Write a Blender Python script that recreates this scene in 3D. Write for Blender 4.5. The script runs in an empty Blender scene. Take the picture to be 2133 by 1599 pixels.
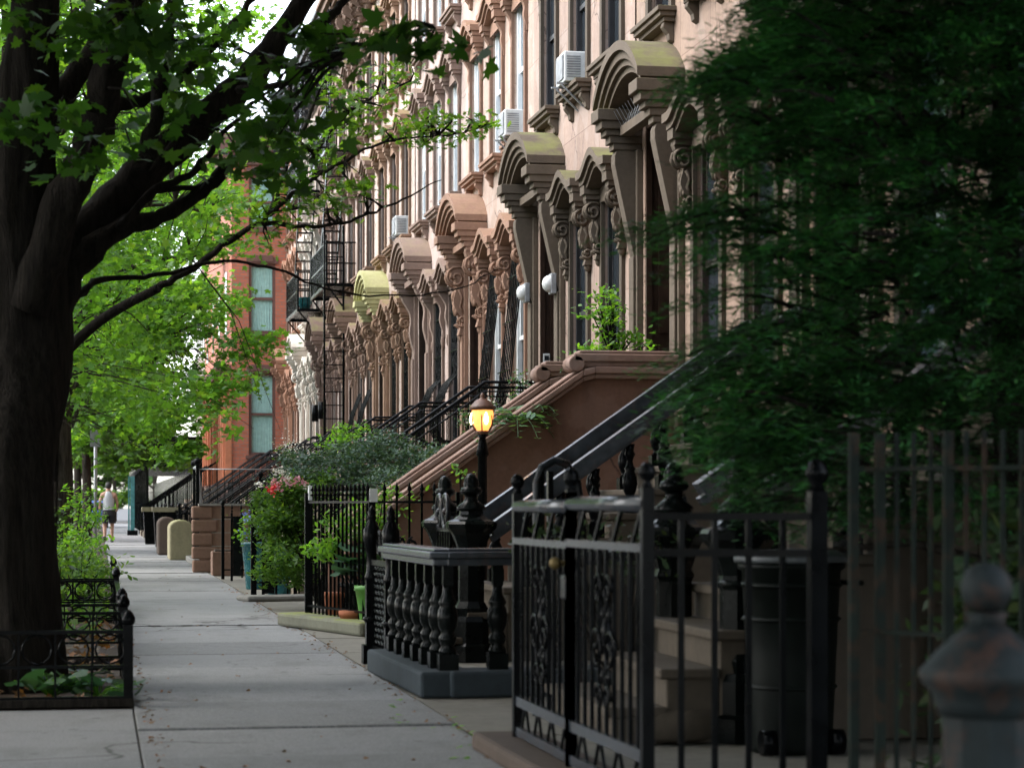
import bpy, bmesh, math, random
import numpy as np
from mathutils import Vector, Matrix
random.seed(7); RNG = np.random.default_rng(7)
C = bpy.context.scene.collection
PI = math.pi; R = math.radians
# ---------------------------------------------------------------- camera model (metres; +Y runs up the street, +X towards the houses)
F = 4700.0; CX = 1066.5; HY = 1052.0; VX = 205.0; EYE = 1.17
TH = math.atan((CX-VX)/F); ST, CT = math.sin(TH), math.cos(TH)
def P(px, py, D):
    """point seen at (px,py) of the 2133-wide photo, D metres away along the view axis"""
    r = (px-CX)*D/F; u = (HY-py)*D/F
    return Vector((D*ST+r*CT, D*CT-r*ST, EYE+u))
def Dt(px, t):                     # view depth of the point of lateral offset t seen at px
    return t*F/(CT*(px-VX))
def proj(v):
    D = v[0]*ST+v[1]*CT; r = v[0]*CT-v[1]*ST
    return (CX+F*r/D, HY-F*(v[2]-EYE)/D, D)
cam_d = bpy.data.cameras.new('camera'); cam = bpy.data.objects.new('camera', cam_d); C.objects.link(cam)
cam.location = (0, 0, EYE); cam.rotation_euler = (PI/2, 0, -TH)
cam_d.sensor_width = 36; cam_d.lens = 36*F/2133; cam_d.shift_y = (HY-799.5)/2133
cam_d.clip_end = 2000; cam_d.clip_start = .1
cam_d.dof.use_dof = True; cam_d.dof.focus_distance = 27; cam_d.dof.aperture_fstop = 4.0
bpy.context.scene.camera = cam
# ---------------------------------------------------------------- tags
def tag(o, label=None, cat=None, group=None, kind=None):
    if label: o['label'] = label
    if cat: o['category'] = cat
    if group: o['group'] = group
    if kind: o['kind'] = kind
    return o
def thing(name, label, cat, loc=(0,0,0), rz=0, group=None):
    o = bpy.data.objects.new(name, None); C.objects.link(o)
    o.empty_display_size = .2
    o.location = loc; o.rotation_euler = (0, 0, rz)
    return tag(o, label, cat, group)
def copy_tree(o, parent=None):
    kids = [k for k in bpy.data.objects if k.parent is o] if parent is None else list(o.children)
    c = o.copy(); C.objects.link(c); c.parent = parent
    for ch in kids: copy_tree(ch, c)
    return c
# ---------------------------------------------------------------- mesh builder
class MB:
    def __init__(s): s.v = []; s.f = []; s.sm = []
    def add(s, vs, fs, smooth=False):
        b = len(s.v); s.v.extend([tuple(v) for v in vs])
        s.f.extend([tuple(b+i for i in f) for f in fs]); s.sm.extend([smooth]*len(fs)); return s
    def box(s, a, b):
        x0,x1 = sorted((a[0],b[0])); y0,y1 = sorted((a[1],b[1])); z0,z1 = sorted((a[2],b[2]))
        return s.add([(x0,y0,z0),(x1,y0,z0),(x1,y1,z0),(x0,y1,z0),(x0,y0,z1),(x1,y0,z1),(x1,y1,z1),(x0,y1,z1)],
              [(0,3,2,1),(4,5,6,7),(0,1,5,4),(1,2,6,5),(2,3,7,6),(3,0,4,7)])
    def cbox(s, c, d):
        return s.box([c[i]-d[i]/2 for i in range(3)], [c[i]+d[i]/2 for i in range(3)])
    def bar(s, p, q, w, h=None, up=(0,0,1)):
        h = h or w; p = Vector(p); q = Vector(q); d = (q-p)
        if d.length < 1e-6: return s
        d.normalize(); u = Vector(up)
        if abs(d.dot(u)) > .98: u = Vector((1,0,0))
        a = d.cross(u).normalized(); b = a.cross(d).normalized()
        vs = []
        for c in (p, q):
            for i, j in ((-1,-1),(1,-1),(1,1),(-1,1)): vs.append(c+a*(i*w/2)+b*(j*h/2))
        return s.add(vs, [(0,1,2,3),(7,6,5,4),(0,4,5,1),(1,5,6,2),(2,6,7,3),(3,7,4,0)])
    def ext(s, prof, ax, a, b, smooth=False):
        """prof: closed list of 2-D points. ax 'x': (y,z)  'y': (x,z)  'z': (x,y)"""
        n = len(prof); vs = []
        for c in (a, b):
            for (u, w) in prof:
                vs.append({'x':(c,u,w),'y':(u,c,w),'z':(u,w,c)}[ax])
        fs = [tuple(range(n))[::-1], tuple(range(n, 2*n))]
        s.add(vs, fs)
        b0 = len(s.v)-2*n
        for i in range(n):
            j = (i+1) % n
            s.f.append((b0+i, b0+j, b0+n+j, b0+n+i)); s.sm.append(smooth)
        return s
    def band(s, ys, zf, o0, o1, x0, x1, ax='x'):
        """strip that follows z=zf(y), between offsets o0..o1, pushed out from x0 to x1 (quads only)"""
        n = len(ys); vs = []
        for x in (x0, x1):
            for o in (o0, o1):
                for y in ys: vs.append((x, y, zf(y)+o))
        g = lambda a,b,i: (a*2+b)*n+i
        fs = []
        for i in range(n-1):
            fs += [(g(0,0,i),g(0,0,i+1),g(0,1,i+1),g(0,1,i)), (g(1,0,i),g(1,1,i),g(1,1,i+1),g(1,0,i+1)),
                   (g(0,0,i),g(1,0,i),g(1,0,i+1),g(0,0,i+1)), (g(0,1,i),g(0,1,i+1),g(1,1,i+1),g(1,1,i))]
        for i in (0, n-1): fs.append((g(0,0,i),g(0,1,i),g(1,1,i),g(1,0,i)))
        return s.add(vs, fs)
    def tube(s, pts, r, n=6, caps=True, smooth=True):
        pts = [Vector(p) for p in pts]; m = len(pts)
        if not hasattr(r, '__len__'): r = [r]*m
        rings = []; prev = None
        for i, p in enumerate(pts):
            d = (pts[min(i+1,m-1)]-pts[max(i-1,0)])
            if d.length < 1e-9: d = Vector((0,0,1))
            d.normalize()
            if prev is None:
                u = Vector((0,0,1)) if abs(d.z) < .9 else Vector((1,0,0))
                a = d.cross(u).normalized()
            else:
                a = prev - d*prev.dot(d)
                a = a.normalized() if a.length > 1e-6 else d.orthogonal().normalized()
            prev = a; b = d.cross(a)
            rings.append([p+(a*math.cos(2*PI*k/n)+b*math.sin(2*PI*k/n))*r[i] for k in range(n)])
        vs = [v for g in rings for v in g]; fs = []
        for i in range(m-1):
            for k in range(n):
                j = (k+1) % n; fs.append((i*n+k, i*n+j, (i+1)*n+j, (i+1)*n+k))
        s.add(vs, fs, smooth)
        if caps:
            b0 = len(s.v)-m*n
            s.f += [tuple(b0+k for k in range(n))[::-1], tuple(b0+(m-1)*n+k for k in range(n))]; s.sm += [False]*2
        return s
    def lathe(s, prof, c=(0,0,0), n=16, smooth=True, sq=False, rot=0.0):
        vs = []; fs = []
        for (r, z) in prof:
            for k in range(n):
                a = 2*PI*k/n + rot
                vs.append((c[0]+r*math.cos(a), c[1]+r*math.sin(a), c[2]+z))
        m = len(prof)
        for i in range(m-1):
            for k in range(n):
                j = (k+1) % n; fs.append((i*n+k, i*n+j, (i+1)*n+j, (i+1)*n+k))
        s.add(vs, fs, smooth)
        b0 = len(s.v)-m*n
        s.f += [tuple(b0+k for k in range(n))[::-1], tuple(b0+(m-1)*n+k for k in range(n))]; s.sm += [False]*2
        return s
    def sphere(s, c, r, n=10, sc=(1,1,1)):
        pr = [(max(1e-3, math.sin(PI*i/8))*r*sc[0], -math.cos(PI*i/8)*r*sc[2]) for i in range(9)]
        return s.lathe(pr, c, n)
    def build(s, name, mat, parent=None, bevel=0, sub=0, disp=None, weld=False):
        me = bpy.data.meshes.new(name); me.from_pydata(s.v, [], s.f)
        me.polygons.foreach_set('use_smooth', s.sm); me.update()
        o = bpy.data.objects.new(name, me); C.objects.link(o)
        if mat: me.materials.append(mat)
        if parent: o.parent = parent
        if bevel:
            m = o.modifiers.new('b', 'BEVEL'); m.width = bevel; m.segments = 2; m.limit_method = 'ANGLE'; m.angle_limit = R(40)
        return o
def spiral(c, r0, r1, a0, turns, ax, n=14):
    """points of a scroll in the plane normal to ax through c"""
    out = []
    for i in range(n+1):
        t = i/n; r = r0+(r1-r0)*t; a = a0+2*PI*turns*t; u, w = r*math.cos(a), r*math.sin(a)
        out.append({'x':(c[0],c[1]+u,c[2]+w),'y':(c[0]+u,c[1],c[2]+w),'z':(c[0]+u,c[1]+w,c[2])}[ax])
    return out
# ---------------------------------------------------------------- materials
def nt(name):
    m = bpy.data.materials.new(name); m.use_nodes = True; t = m.node_tree
    return m, t, t.nodes['Principled BSDF']
def N(t, typ, **kw):
    n = t.nodes.new(typ)
    for k, v in kw.items():
        if k in n.inputs.keys() if hasattr(n.inputs,'keys') else False: n.inputs[k].default_value = v
        else: setattr(n, k, v)
    return n
def ramp(t, fac, stops):
    r = t.nodes.new('ShaderNodeValToRGB'); e = r.color_ramp.elements
    while len(e) > 1: e.remove(e[0])
    e[0].position, e[0].color = stops[0][0], (*stops[0][1], 1)
    for p, c in stops[1:]:
        q = e.new(p); q.color = (*c, 1)
    t.links.new(fac, r.inputs[0]); return r.outputs[0]
def noise(t, vec, scale, detail=4, rough=.55, out='Fac'):
    n = t.nodes.new('ShaderNodeTexNoise'); n.inputs['Scale'].default_value = scale
    n.inputs['Detail'].default_value = detail; n.inputs['Roughness'].default_value = rough
    if vec: t.links.new(vec, n.inputs['Vector'])
    return n.outputs[out]
def mixc(t, fac, a, b, mode='MIX'):
    m = t.nodes.new('ShaderNodeMix'); m.data_type = 'RGBA'; m.blend_type = mode
    for s, v in ((0, fac), (6, a), (7, b)):
        if hasattr(v, 'is_linked'): t.links.new(v, m.inputs[s])
        else: m.inputs[s].default_value = (*v, 1) if isinstance(v, tuple) else v
    return m.outputs[2]
def mth(t, op, a, b=0.0):
    m = t.nodes.new('ShaderNodeMath'); m.operation = op
    for i, v in enumerate((a, b)):
        if hasattr(v, 'is_linked'): t.links.new(v, m.inputs[i])
        else: m.inputs[i].default_value = v
    return m.outputs[0]
def bump(t, bs, h, st=.3, dist=.01):
    b = t.nodes.new('ShaderNodeBump'); b.inputs['Strength'].default_value = st; b.inputs['Distance'].default_value = dist
    t.links.new(h, b.inputs['Height']); t.links.new(b.outputs[0], bs.inputs['Normal'])
def mul(c, k): return tuple(min(1, x*k) for x in c)
def wpos(t):
    return t.nodes.new('ShaderNodeNewGeometry').outputs['Position']
def stretch(t, vec, sc):
    m = t.nodes.new('ShaderNodeMapping'); m.inputs['Scale'].default_value = sc
    t.links.new(vec, m.inputs[0]); return m.outputs[0]
def M_stone(name, c, blocks=False, moss=0.0, patch=0.0, rough=.85, dark=.75, bumpd=.006):
    m, t, b = nt(name); p = wpos(t)
    n1 = noise(t, p, 1.3, 5); n2 = noise(t, p, 22, 3); n3 = noise(t, stretch(t, p, (3, 3, .35)), 2.2, 4)
    col = ramp(t, n1, [(.28, mul(c, .74)), (.5, c), (.72, mul(c, 1.16))])
    col = mixc(t, mth(t,'MULTIPLY', ramp(t, noise(t, p, 4.5, 6, .7), [(.56,(0,0,0)),(.63,(1,1,1))]), .28), col, mul(c, .62))
    col = mixc(t, mth(t,'MULTIPLY',ramp(t, n3, [(.45,(0,0,0)),(.75,(1,1,1))]), .55), col, mul(c, dark))
    col = mixc(t, .22, col, ramp(t, n2, [(.3, mul(c,.6)), (.7, mul(c,1.35))]))
    h = mth(t,'MULTIPLY', n2, .5)
    if patch:
        pn = noise(t, stretch(t, p, (1, 1.4, 1)), 1.9, 3, .5)
        col = mixc(t, mth(t,'MULTIPLY', ramp(t, pn, [(.54,(0,0,0)),(.57,(1,1,1))]), patch), col, (c[0]*1.35, c[1]*1.6, c[2]*1.8))
        vc = t.nodes.new('ShaderNodeTexVoronoi'); vc.feature = 'DISTANCE_TO_EDGE'; vc.inputs['Scale'].default_value = 1.3
        t.links.new(mixc(t, .12, p, noise(t, p, 5, 4, .6, 'Color')), vc.inputs['Vector'])
        ck = ramp(t, vc.outputs['Distance'], [(.004,(1,1,1)),(.014,(0,0,0))]); ck = mth(t,'MULTIPLY', ck, ramp(t, noise(t, p, .9, 2), [(.5,(0,0,0)),(.55,(1,1,1))]))
        col = mixc(t, mth(t,'MULTIPLY', ck, .75), col, mul(c, .3)); h = mth(t,'SUBTRACT', h, ck)
    if blocks:
        sx = t.nodes.new('ShaderNodeSeparateXYZ'); t.links.new(p, sx.inputs[0])
        cb = t.nodes.new('ShaderNodeCombineXYZ'); t.links.new(sx.outputs[1], cb.inputs[0]); t.links.new(sx.outputs[2], cb.inputs[1])
        br = t.nodes.new('ShaderNodeTexBrick'); t.links.new(cb.outputs[0], br.inputs[0])
        br.inputs['Scale'].default_value = 1; br.inputs['Mortar Size'].default_value = .006; br.inputs['Mortar Smooth'].default_value = .3
        br.inputs['Brick Width'].default_value = 1.15; br.inputs['Row Height'].default_value = .72
        br.inputs['Color1'].default_value = (1,1,1,1); br.inputs['Color2'].default_value = (.86,.84,.82,1); br.inputs['Mortar'].default_value = (.55,.5,.47,1)
        col = mixc(t, .8, col, br.outputs[0], 'MULTIPLY')
        h = mth(t,'SUBTRACT', h, mth(t,'MULTIPLY', br.outputs[1], 1.6))
    if moss:
        g = t.nodes.new('ShaderNodeNewGeometry'); sn = t.nodes.new('ShaderNodeSeparateXYZ'); t.links.new(g.outputs['Normal'], sn.inputs[0])
        up = ramp(t, sn.outputs[2], [(.25,(0,0,0)),(.7,(1,1,1))])
        f = mth(t,'MULTIPLY', up, ramp(t, noise(t, p, 2.6, 5, .65), [(.42,(0,0,0)),(.62,(1,1,1))]))
        col = mixc(t, mth(t,'MULTIPLY', f, moss), col, (.17,.19,.045))
    t.links.new(col, b.inputs['Base Color']); b.inputs['Roughness'].default_value = rough
    b.inputs['Specular IOR Level'].default_value = .25
    bump(t, b, h, .5, bumpd); return m
def M_paint(name, c, rough=.4, wear=0.25, metal=0.0, rust=0.0, spec=.5):
    m, t, b = nt(name); p = wpos(t)
    n1 = noise(t, p, 9, 4); n2 = noise(t, p, 60, 3)
    col = ramp(t, n1, [(.35, mul(c, 1-wear)), (.7, mul(c, 1+wear))])
    if rust:
        f = ramp(t, noise(t, p, 11, 5, .7), [(.5,(0,0,0)),(.62,(1,1,1))])
        col = mixc(t, mth(t,'MULTIPLY', f, rust), col, (.2,.07,.03))
    t.links.new(col, b.inputs['Base Color']); b.inputs['Metallic'].default_value = metal
    b.inputs['Specular IOR Level'].default_value = spec
    rr = t.nodes.new('ShaderNodeMapRange'); rr.inputs[3].default_value = rough*.8; rr.inputs[4].default_value = min(1, rough*1.35)
    t.links.new(n1, rr.inputs[0]); t.links.new(rr.outputs[0], b.inputs['Roughness'])
    bump(t, b, n2, .15, .002); return m
def M_leaf(name, c, tr=.45, hue=.35, rough=.45, spec=.35, ty=None, psc=.9, pk=.6, pm=.45):
    """leaf colour varied leaf by leaf (random per island) and by patches of older / younger foliage"""
    m, t, b = nt(name); g = t.nodes.new('ShaderNodeNewGeometry')
    ri = g.outputs['Random Per Island']
    col = ramp(t, ri, [(0, mul(c, 1-hue)), (.5, c), (.85, (min(1,c[0]*(1+hue)), c[1]*(1+hue*.5), c[2])), (1, (min(1,c[0]*(1+2*hue)), c[1]*(1+hue*.6), c[2]*.9))])
    col = mixc(t, ramp(t, noise(t, g.outputs['Position'], psc, 3), [(.35,(0,0,0)),(.65,(1,1,1))] if psc < 2 else [(.45,(0,0,0)),(.62,(1,1,1))]), mixc(t, pm, col, mul(c,pk)), col)
    t.links.new(col, b.inputs['Base Color']); b.inputs['Roughness'].default_value = rough; b.inputs['Specular IOR Level'].default_value = spec
    tl = t.nodes.new('ShaderNodeBsdfTranslucent')
    tc = mixc(t, 1.0, col, ty or (1.5, 1.35, .5), 'MULTIPLY'); t.links.new(tc, tl.inputs[0])
    mx = t.nodes.new('ShaderNodeMixShader'); mx.inputs[0].default_value = tr
    t.links.new(b.outputs[0], mx.inputs[1]); t.links.new(tl.outputs[0], mx.inputs[2])
    t.links.new(mx.outputs[0], t.nodes['Material Output'].inputs[0]); return m
def M_bark(name, c):
    m, t, b = nt(name); p = wpos(t)
    n = noise(t, stretch(t, p, (16, 16, 1.8)), 1.6, 6, .7); n2 = noise(t, stretch(t, p, (40, 40, 6)), 1.5, 4, .7)
    h = mth(t,'ADD', n, mth(t,'MULTIPLY', n2, .4))
    col = ramp(t, h, [(.5, mul(c,.35)),(.72, mul(c,1.0)),(.9, mul(c,1.5))])
    t.links.new(col, b.inputs['Base Color']); b.inputs['Roughness'].default_value = .95; b.inputs['Specular IOR Level'].default_value = .1
    bump(t, b, h, 1.0, .05); return m
def M_glass(name, tint=(.02,.025,.03), trans=0.0):
    m, t, b = nt(name); p = wpos(t)
    n = noise(t, p, 1.1, 2)
    b.inputs['Base Color'].default_value = (*tint, 1); b.inputs['Roughness'].default_value = .04
    b.inputs['Specular IOR Level'].default_value = .4
    bump(t, b, n, .08, .02)
    if trans:
        tr = t.nodes.new('ShaderNodeBsdfTransparent'); mx = t.nodes.new('ShaderNodeMixShader'); mx.inputs[0].default_value = trans
        t.links.new(b.outputs[0], mx.inputs[1]); t.links.new(tr.outputs[0], mx.inputs[2]); t.links.new(mx.outputs[0], t.nodes['Material Output'].inputs[0])
    return m
MT = dict(
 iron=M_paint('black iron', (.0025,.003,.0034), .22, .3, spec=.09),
 iron_blue=M_paint('dark blue grey gloss paint', (.009,.012,.015), .26, .3, rust=.1, spec=.3),
 rail_sheen=M_paint('black gloss rail paint with blue sheen', (.034,.042,.052), .22, .3, rust=.1, spec=.8), iron_green=M_paint('dark green black iron', (.0035,.005,.0046), .24, .3, spec=.12),  # rail paint colour carries the blue sheen of the rail tops
 rusty=M_paint('rusted green paint', (.010,.015,.012), .7, .4, rust=.12, spec=.12),
 bollard=M_paint('weathered grey green paint', (.013,.019,.02), .6, .4, rust=.16, spec=.2),
 door=M_paint('dark stained wood', (.03,.016,.01), .35, .3),
 frame_dark=M_paint('dark brown window paint', (.035,.022,.018), .5, .3),
 frame_black=M_paint('black window paint', (.015,.015,.017), .45, .3),
 frame_white=M_paint('white window paint', (.78,.8,.8), .5, .08),
 white_plastic=M_paint('white enamel', (.6,.61,.6), .4, .1),
 grey_metal=M_paint('grey metal', (.32,.33,.34), .4, .15, metal=.4),
 vent=M_paint('vent grey', (.25,.26,.27), .6, .3),
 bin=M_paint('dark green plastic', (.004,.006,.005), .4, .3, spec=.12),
 binlid=M_paint('highlighted black lid', (.09,.1,.105), .35, .3),  # lid highlight is put into the base colour
 terracotta=M_stone('terracotta', (.34,.12,.06)),
 pot_green=M_paint('green glazed pot', (.07,.22,.03), .35, .2),
 pot_teal=M_paint('teal glazed pot', (.008,.085,.095), .25, .25),
 glass=M_glass('opaque dark pane'), glass_b=M_glass('blue grey window glass', (.06,.09,.11)),  # dark panes are opaque, with the unlit rooms put into their colour
 glass_clear=M_glass('clear window glass', (.02,.03,.03), .62),
 curtain=M_paint('pale curtain', (.46,.74,.66), .9, .1), blind=M_paint('white blind', (.75,.77,.78), .8, .05),
 brass=M_paint('brass', (.4,.27,.08), .3, .3, metal=.9),
 teal_pole=M_paint('teal pole paint', (.05,.2,.2), .4, .3),
 bark=M_bark('grey brown bark', (.06,.05,.04)), bark_dark=M_bark('dark bark', (.024,.02,.016)),
 soil=M_stone('dark soil', (.045,.032,.022), dark=.5, bumpd=.03),
 slate=M_stone('blue grey painted stone', (.035,.045,.052), dark=.6), mossy=M_stone('mossy kerb stone', (.16,.16,.12), moss=.9),
 brownstone=M_stone('worn brownstone', (.075,.055,.043)), step=M_stone('sandstone step', (.27,.22,.165), dark=.6),
 greystone=M_stone('grey kerb stone', (.2,.19,.17), dark=.6), yellowstone=M_stone('yellowed stone', (.27,.24,.15), moss=.6, dark=.6),
 skin=M_paint('skin', (.36,.2,.13), .55, .1), cloth_white=M_paint('white cloth', (.36,.37,.37), .9, .08),
 cloth_black=M_paint('black cloth', (.012,.012,.013), .9, .2), hair=M_paint('dark hair', (.01,.008,.007), .6, .2),
 leaf_maple=M_leaf('maple leaf', (.045,.14,.022), .55), leaf_oak=M_leaf('oak leaf', (.10,.24,.03), .55),
 leaf_bright=M_leaf('bright leaf', (.115,.29,.045), .6), leaf_far=M_leaf('distant leaf', (.075,.18,.035), .55),
 leaf_dark=M_leaf('dark shrub leaf', (.035,.07,.03), .3), leaf_con=M_leaf('conifer needles', (.075,.25,.095), .4, hue=.45, ty=(1,1.4,.5), psc=3.6, pk=.16, pm=.8),  # conifer patches put lit and shaded sprays into the needle colour
 leaf_jun=M_leaf('juniper needles', (.045,.10,.065), .3), leaf_hosta=M_leaf('hosta leaf', (.04,.1,.055), .3, ty=(1,1.2,.6)),
 leaf_dry=M_leaf('dry leaf', (.15,.085,.04), .3, hue=.5), leaf_fern=M_leaf('fern leaf', (.07,.17,.08), .4),
 pet_white=M_leaf('white petals', (.7,.7,.62), .3, hue=.1, ty=(1,1,1)), pet_red=M_leaf('red petals', (.6,.03,.04), .3, ty=(1,.8,.8)),
 pet_pink=M_leaf('pink petals', (.65,.3,.36), .3, hue=.2, ty=(1,.9,.9)), pet_blue=M_leaf('blue petals', (.16,.25,.62), .3, hue=.2, ty=(1,1,1)),
)
# ---------------------------------------------------------------- leaves
def mirror(h): return h + [(-x, y) for x, y in reversed(h) if abs(x) > 1e-6]
TPL = dict(
 maple=mirror([(0,-.28),(.3,-.42),(.3,-.16),(.74,-.12),(.5,.1),(.68,.5),(.3,.34),(.26,.62),(0,1.0)]),
 maple8=mirror([(0,-.3),(.45,-.3),(.3,.0),(.7,.4),(.2,.4),(0,1)]),
 oak=mirror([(0,-.5),(.07,-.25),(.34,-.2),(.1,-.02),(.46,.15),(.12,.28),(.36,.55),(.1,.58),(0,.95)]),
 oak8=mirror([(0,-.5),(.3,-.15),(.08,0),(.42,.3),(.1,.4),(0,.95)]),
 oval=mirror([(0,-.6),(.24,-.3),(.3,.1),(.16,.5),(0,.85)]),
 dia=[(0,-.6),(.36,0),(0,.8),(-.36,0)],
 round=mirror([(0,-.5),(.35,-.38),(.5,0),(.34,.4),(0,.62)]),
)
def leafmesh(name, pts, size, tpl, mat, parent=None, tilt=.6, fold=.18, nrm=None, dirs=None, zscale=.0, sizes=None):
    pts = np.asarray(pts, dtype=float); n = len(pts)
    if n == 0: return None
    T = np.array(TPL[tpl]) if isinstance(tpl, str) else tpl
    k = len(T)
    up = np.tile([0,0,1.0], (n,1)) if nrm is None else np.asarray(nrm, float)
    nn = up + RNG.normal(0, tilt, (n,3)); nn /= np.linalg.norm(nn, axis=1, keepdims=True)
    d = RNG.normal(0, 1, (n,3)) if dirs is None else np.asarray(dirs, float)+RNG.normal(0,.35,(n,3))
    d -= (d*nn).sum(1, keepdims=True)*nn; d /= np.linalg.norm(d, axis=1, keepdims=True)+1e-9
    r = np.cross(d, nn)
    s = (size*(.65+.7*RNG.random(n)) if sizes is None else np.asarray(sizes))[:,None,None]
    z = -fold*np.abs(T[:,0]) - .25*fold*np.maximum(T[:,1],0)**2
    V = pts[:,None,:] + s*(T[None,:,0,None]*r[:,None,:] + T[None,:,1,None]*d[:,None,:] + z[None,:,None]*nn[:,None,:])
    me = bpy.data.meshes.new(name); me.vertices.add(n*k); me.vertices.foreach_set('co', V.ravel())
    me.loops.add(n*k); me.loops.foreach_set('vertex_index', np.arange(n*k, dtype=np.int32))
    me.polygons.add(n); me.polygons.foreach_set('loop_start', np.arange(0, n*k, k, dtype=np.int32))
    me.polygons.foreach_set('loop_total', np.full(n, k, dtype=np.int32)); me.update(calc_edges=True)
    me.materials.append(mat); o = bpy.data.objects.new(name, me); C.objects.link(o)
    if parent: o.parent = parent
    return o
def clumps(blobs, per, sd, flat=.45):
    """blobs: (centre, (rx,ry,rz), n clumps). returns clump centres and leaf points"""
    cs = []; ps = []
    for c, rr, n in blobs:
        q = RNG.normal(0,1,(n,3)); q /= np.linalg.norm(q,axis=1,keepdims=True)
        q *= (RNG.random((n,1))**.45)*np.array(rr)
        q += np.array(c); cs.append(q)
        for p in q:
            m = max(2, int(per*(.5+RNG.random())))
            k = sd*(.6+.8*RNG.random())
            a = RNG.random()*PI*2; L = k*1.7
            w = RNG.normal(0,1,(m,3))*[k*.7, k*.7, k*flat]
            w += np.outer(RNG.uniform(-1,1,m), [math.cos(a)*L, math.sin(a)*L, -.2*L])
            ps.append(p+w)
    return np.concatenate(cs), np.concatenate(ps)
def smooth_path(pts, rs, k=4, jit=.0):
    pts = [Vector(p) for p in pts]; out = []; ro = []
    n = len(pts)
    for i in range(n-1):
        p0, p1, p2, p3 = pts[max(i-1,0)], pts[i], pts[i+1], pts[min(i+2,n-1)]
        for j in range(k):
            t = j/k
            q = .5*((2*p1)+(p2-p0)*t+(2*p0-5*p1+4*p2-p3)*t*t+(3*p1-p0-3*p2+p3)*t**3)
            out.append(q+Vector((random.uniform(-1,1),random.uniform(-1,1),random.uniform(-1,1)))*jit)
            ro.append(rs[i]+(rs[i+1]-rs[i])*t)
    out.append(pts[-1]); ro.append(rs[-1]); return out, ro
def twigs(mb, anchors, cs, r=.012, frac=1.0, maxd=2.5):
    A = np.array([[*a] for a in anchors])
    for c in cs:
        if random.random() > frac: continue
        d = np.linalg.norm(A-c, axis=1); i = int(d.argmin())
        if d[i] > maxd: continue
        a = Vector(A[i]); b = Vector(c); m = (a+b)/2+Vector((random.uniform(-.1,.1),random.uniform(-.1,.1),.12*d[i]))
        mb.tube([a, m, b], [r, r*.6, r*.25], 3, False)
EXPO = 2.45
# ================================================================ the brownstone row
HX = 5.85; S0 = 24.35-5.9*3; W = 5.9     # wall plane, start of the nearest house, width of a house
COLS = (1.05, 2.85, 4.75); DY = 4.85
def wall_mesh(holes, y0, y1, z0, z1, x=0, dep=.28):
    mb = MB(); ys = sorted({y0, y1, *[h[0] for h in holes], *[h[1] for h in holes]}); zs = sorted({z0, z1, *[h[2] for h in holes], *[h[3] for h in holes]})
    for a, b in zip(ys, ys[1:]):
        for c, d in zip(zs, zs[1:]):
            m = ((a+b)/2, (c+d)/2)
            if any(h[0] < m[0] < h[1] and h[2] < m[1] < h[3] for h in holes): continue
            mb.add([(x,a,c),(x,a,d),(x,b,d),(x,b,c)], [(0,1,2,3)])
    for h in holes:
        a, b, c, d = h[:4]; e = x+(h[4] if len(h) > 4 else dep)
        mb.add([(x,a,c),(e,a,c),(e,a,d),(x,a,d),(x,b,c),(e,b,c),(e,b,d),(x,b,d)], [(0,3,2,1),(4,5,6,7),(3,7,6,2),(0,1,5,4)])
    return mb
def arch_z(yc, half, z0, rise):
    Rr = (half*half+rise*rise)/(2*rise)
    return lambda y: z0+math.sqrt(max(0, Rr*Rr-(y-yc)**2))-(Rr-rise)
def wavy_z(yc, half, z0, h):
    def f(y):
        u = abs(y-yc)/half
        return z0 + h*(.5+.5*math.cos(PI*min(1, u/.78)))
    return f
def lin(a, b, n): return [a+(b-a)*i/(n-1) for i in range(n)]
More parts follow.
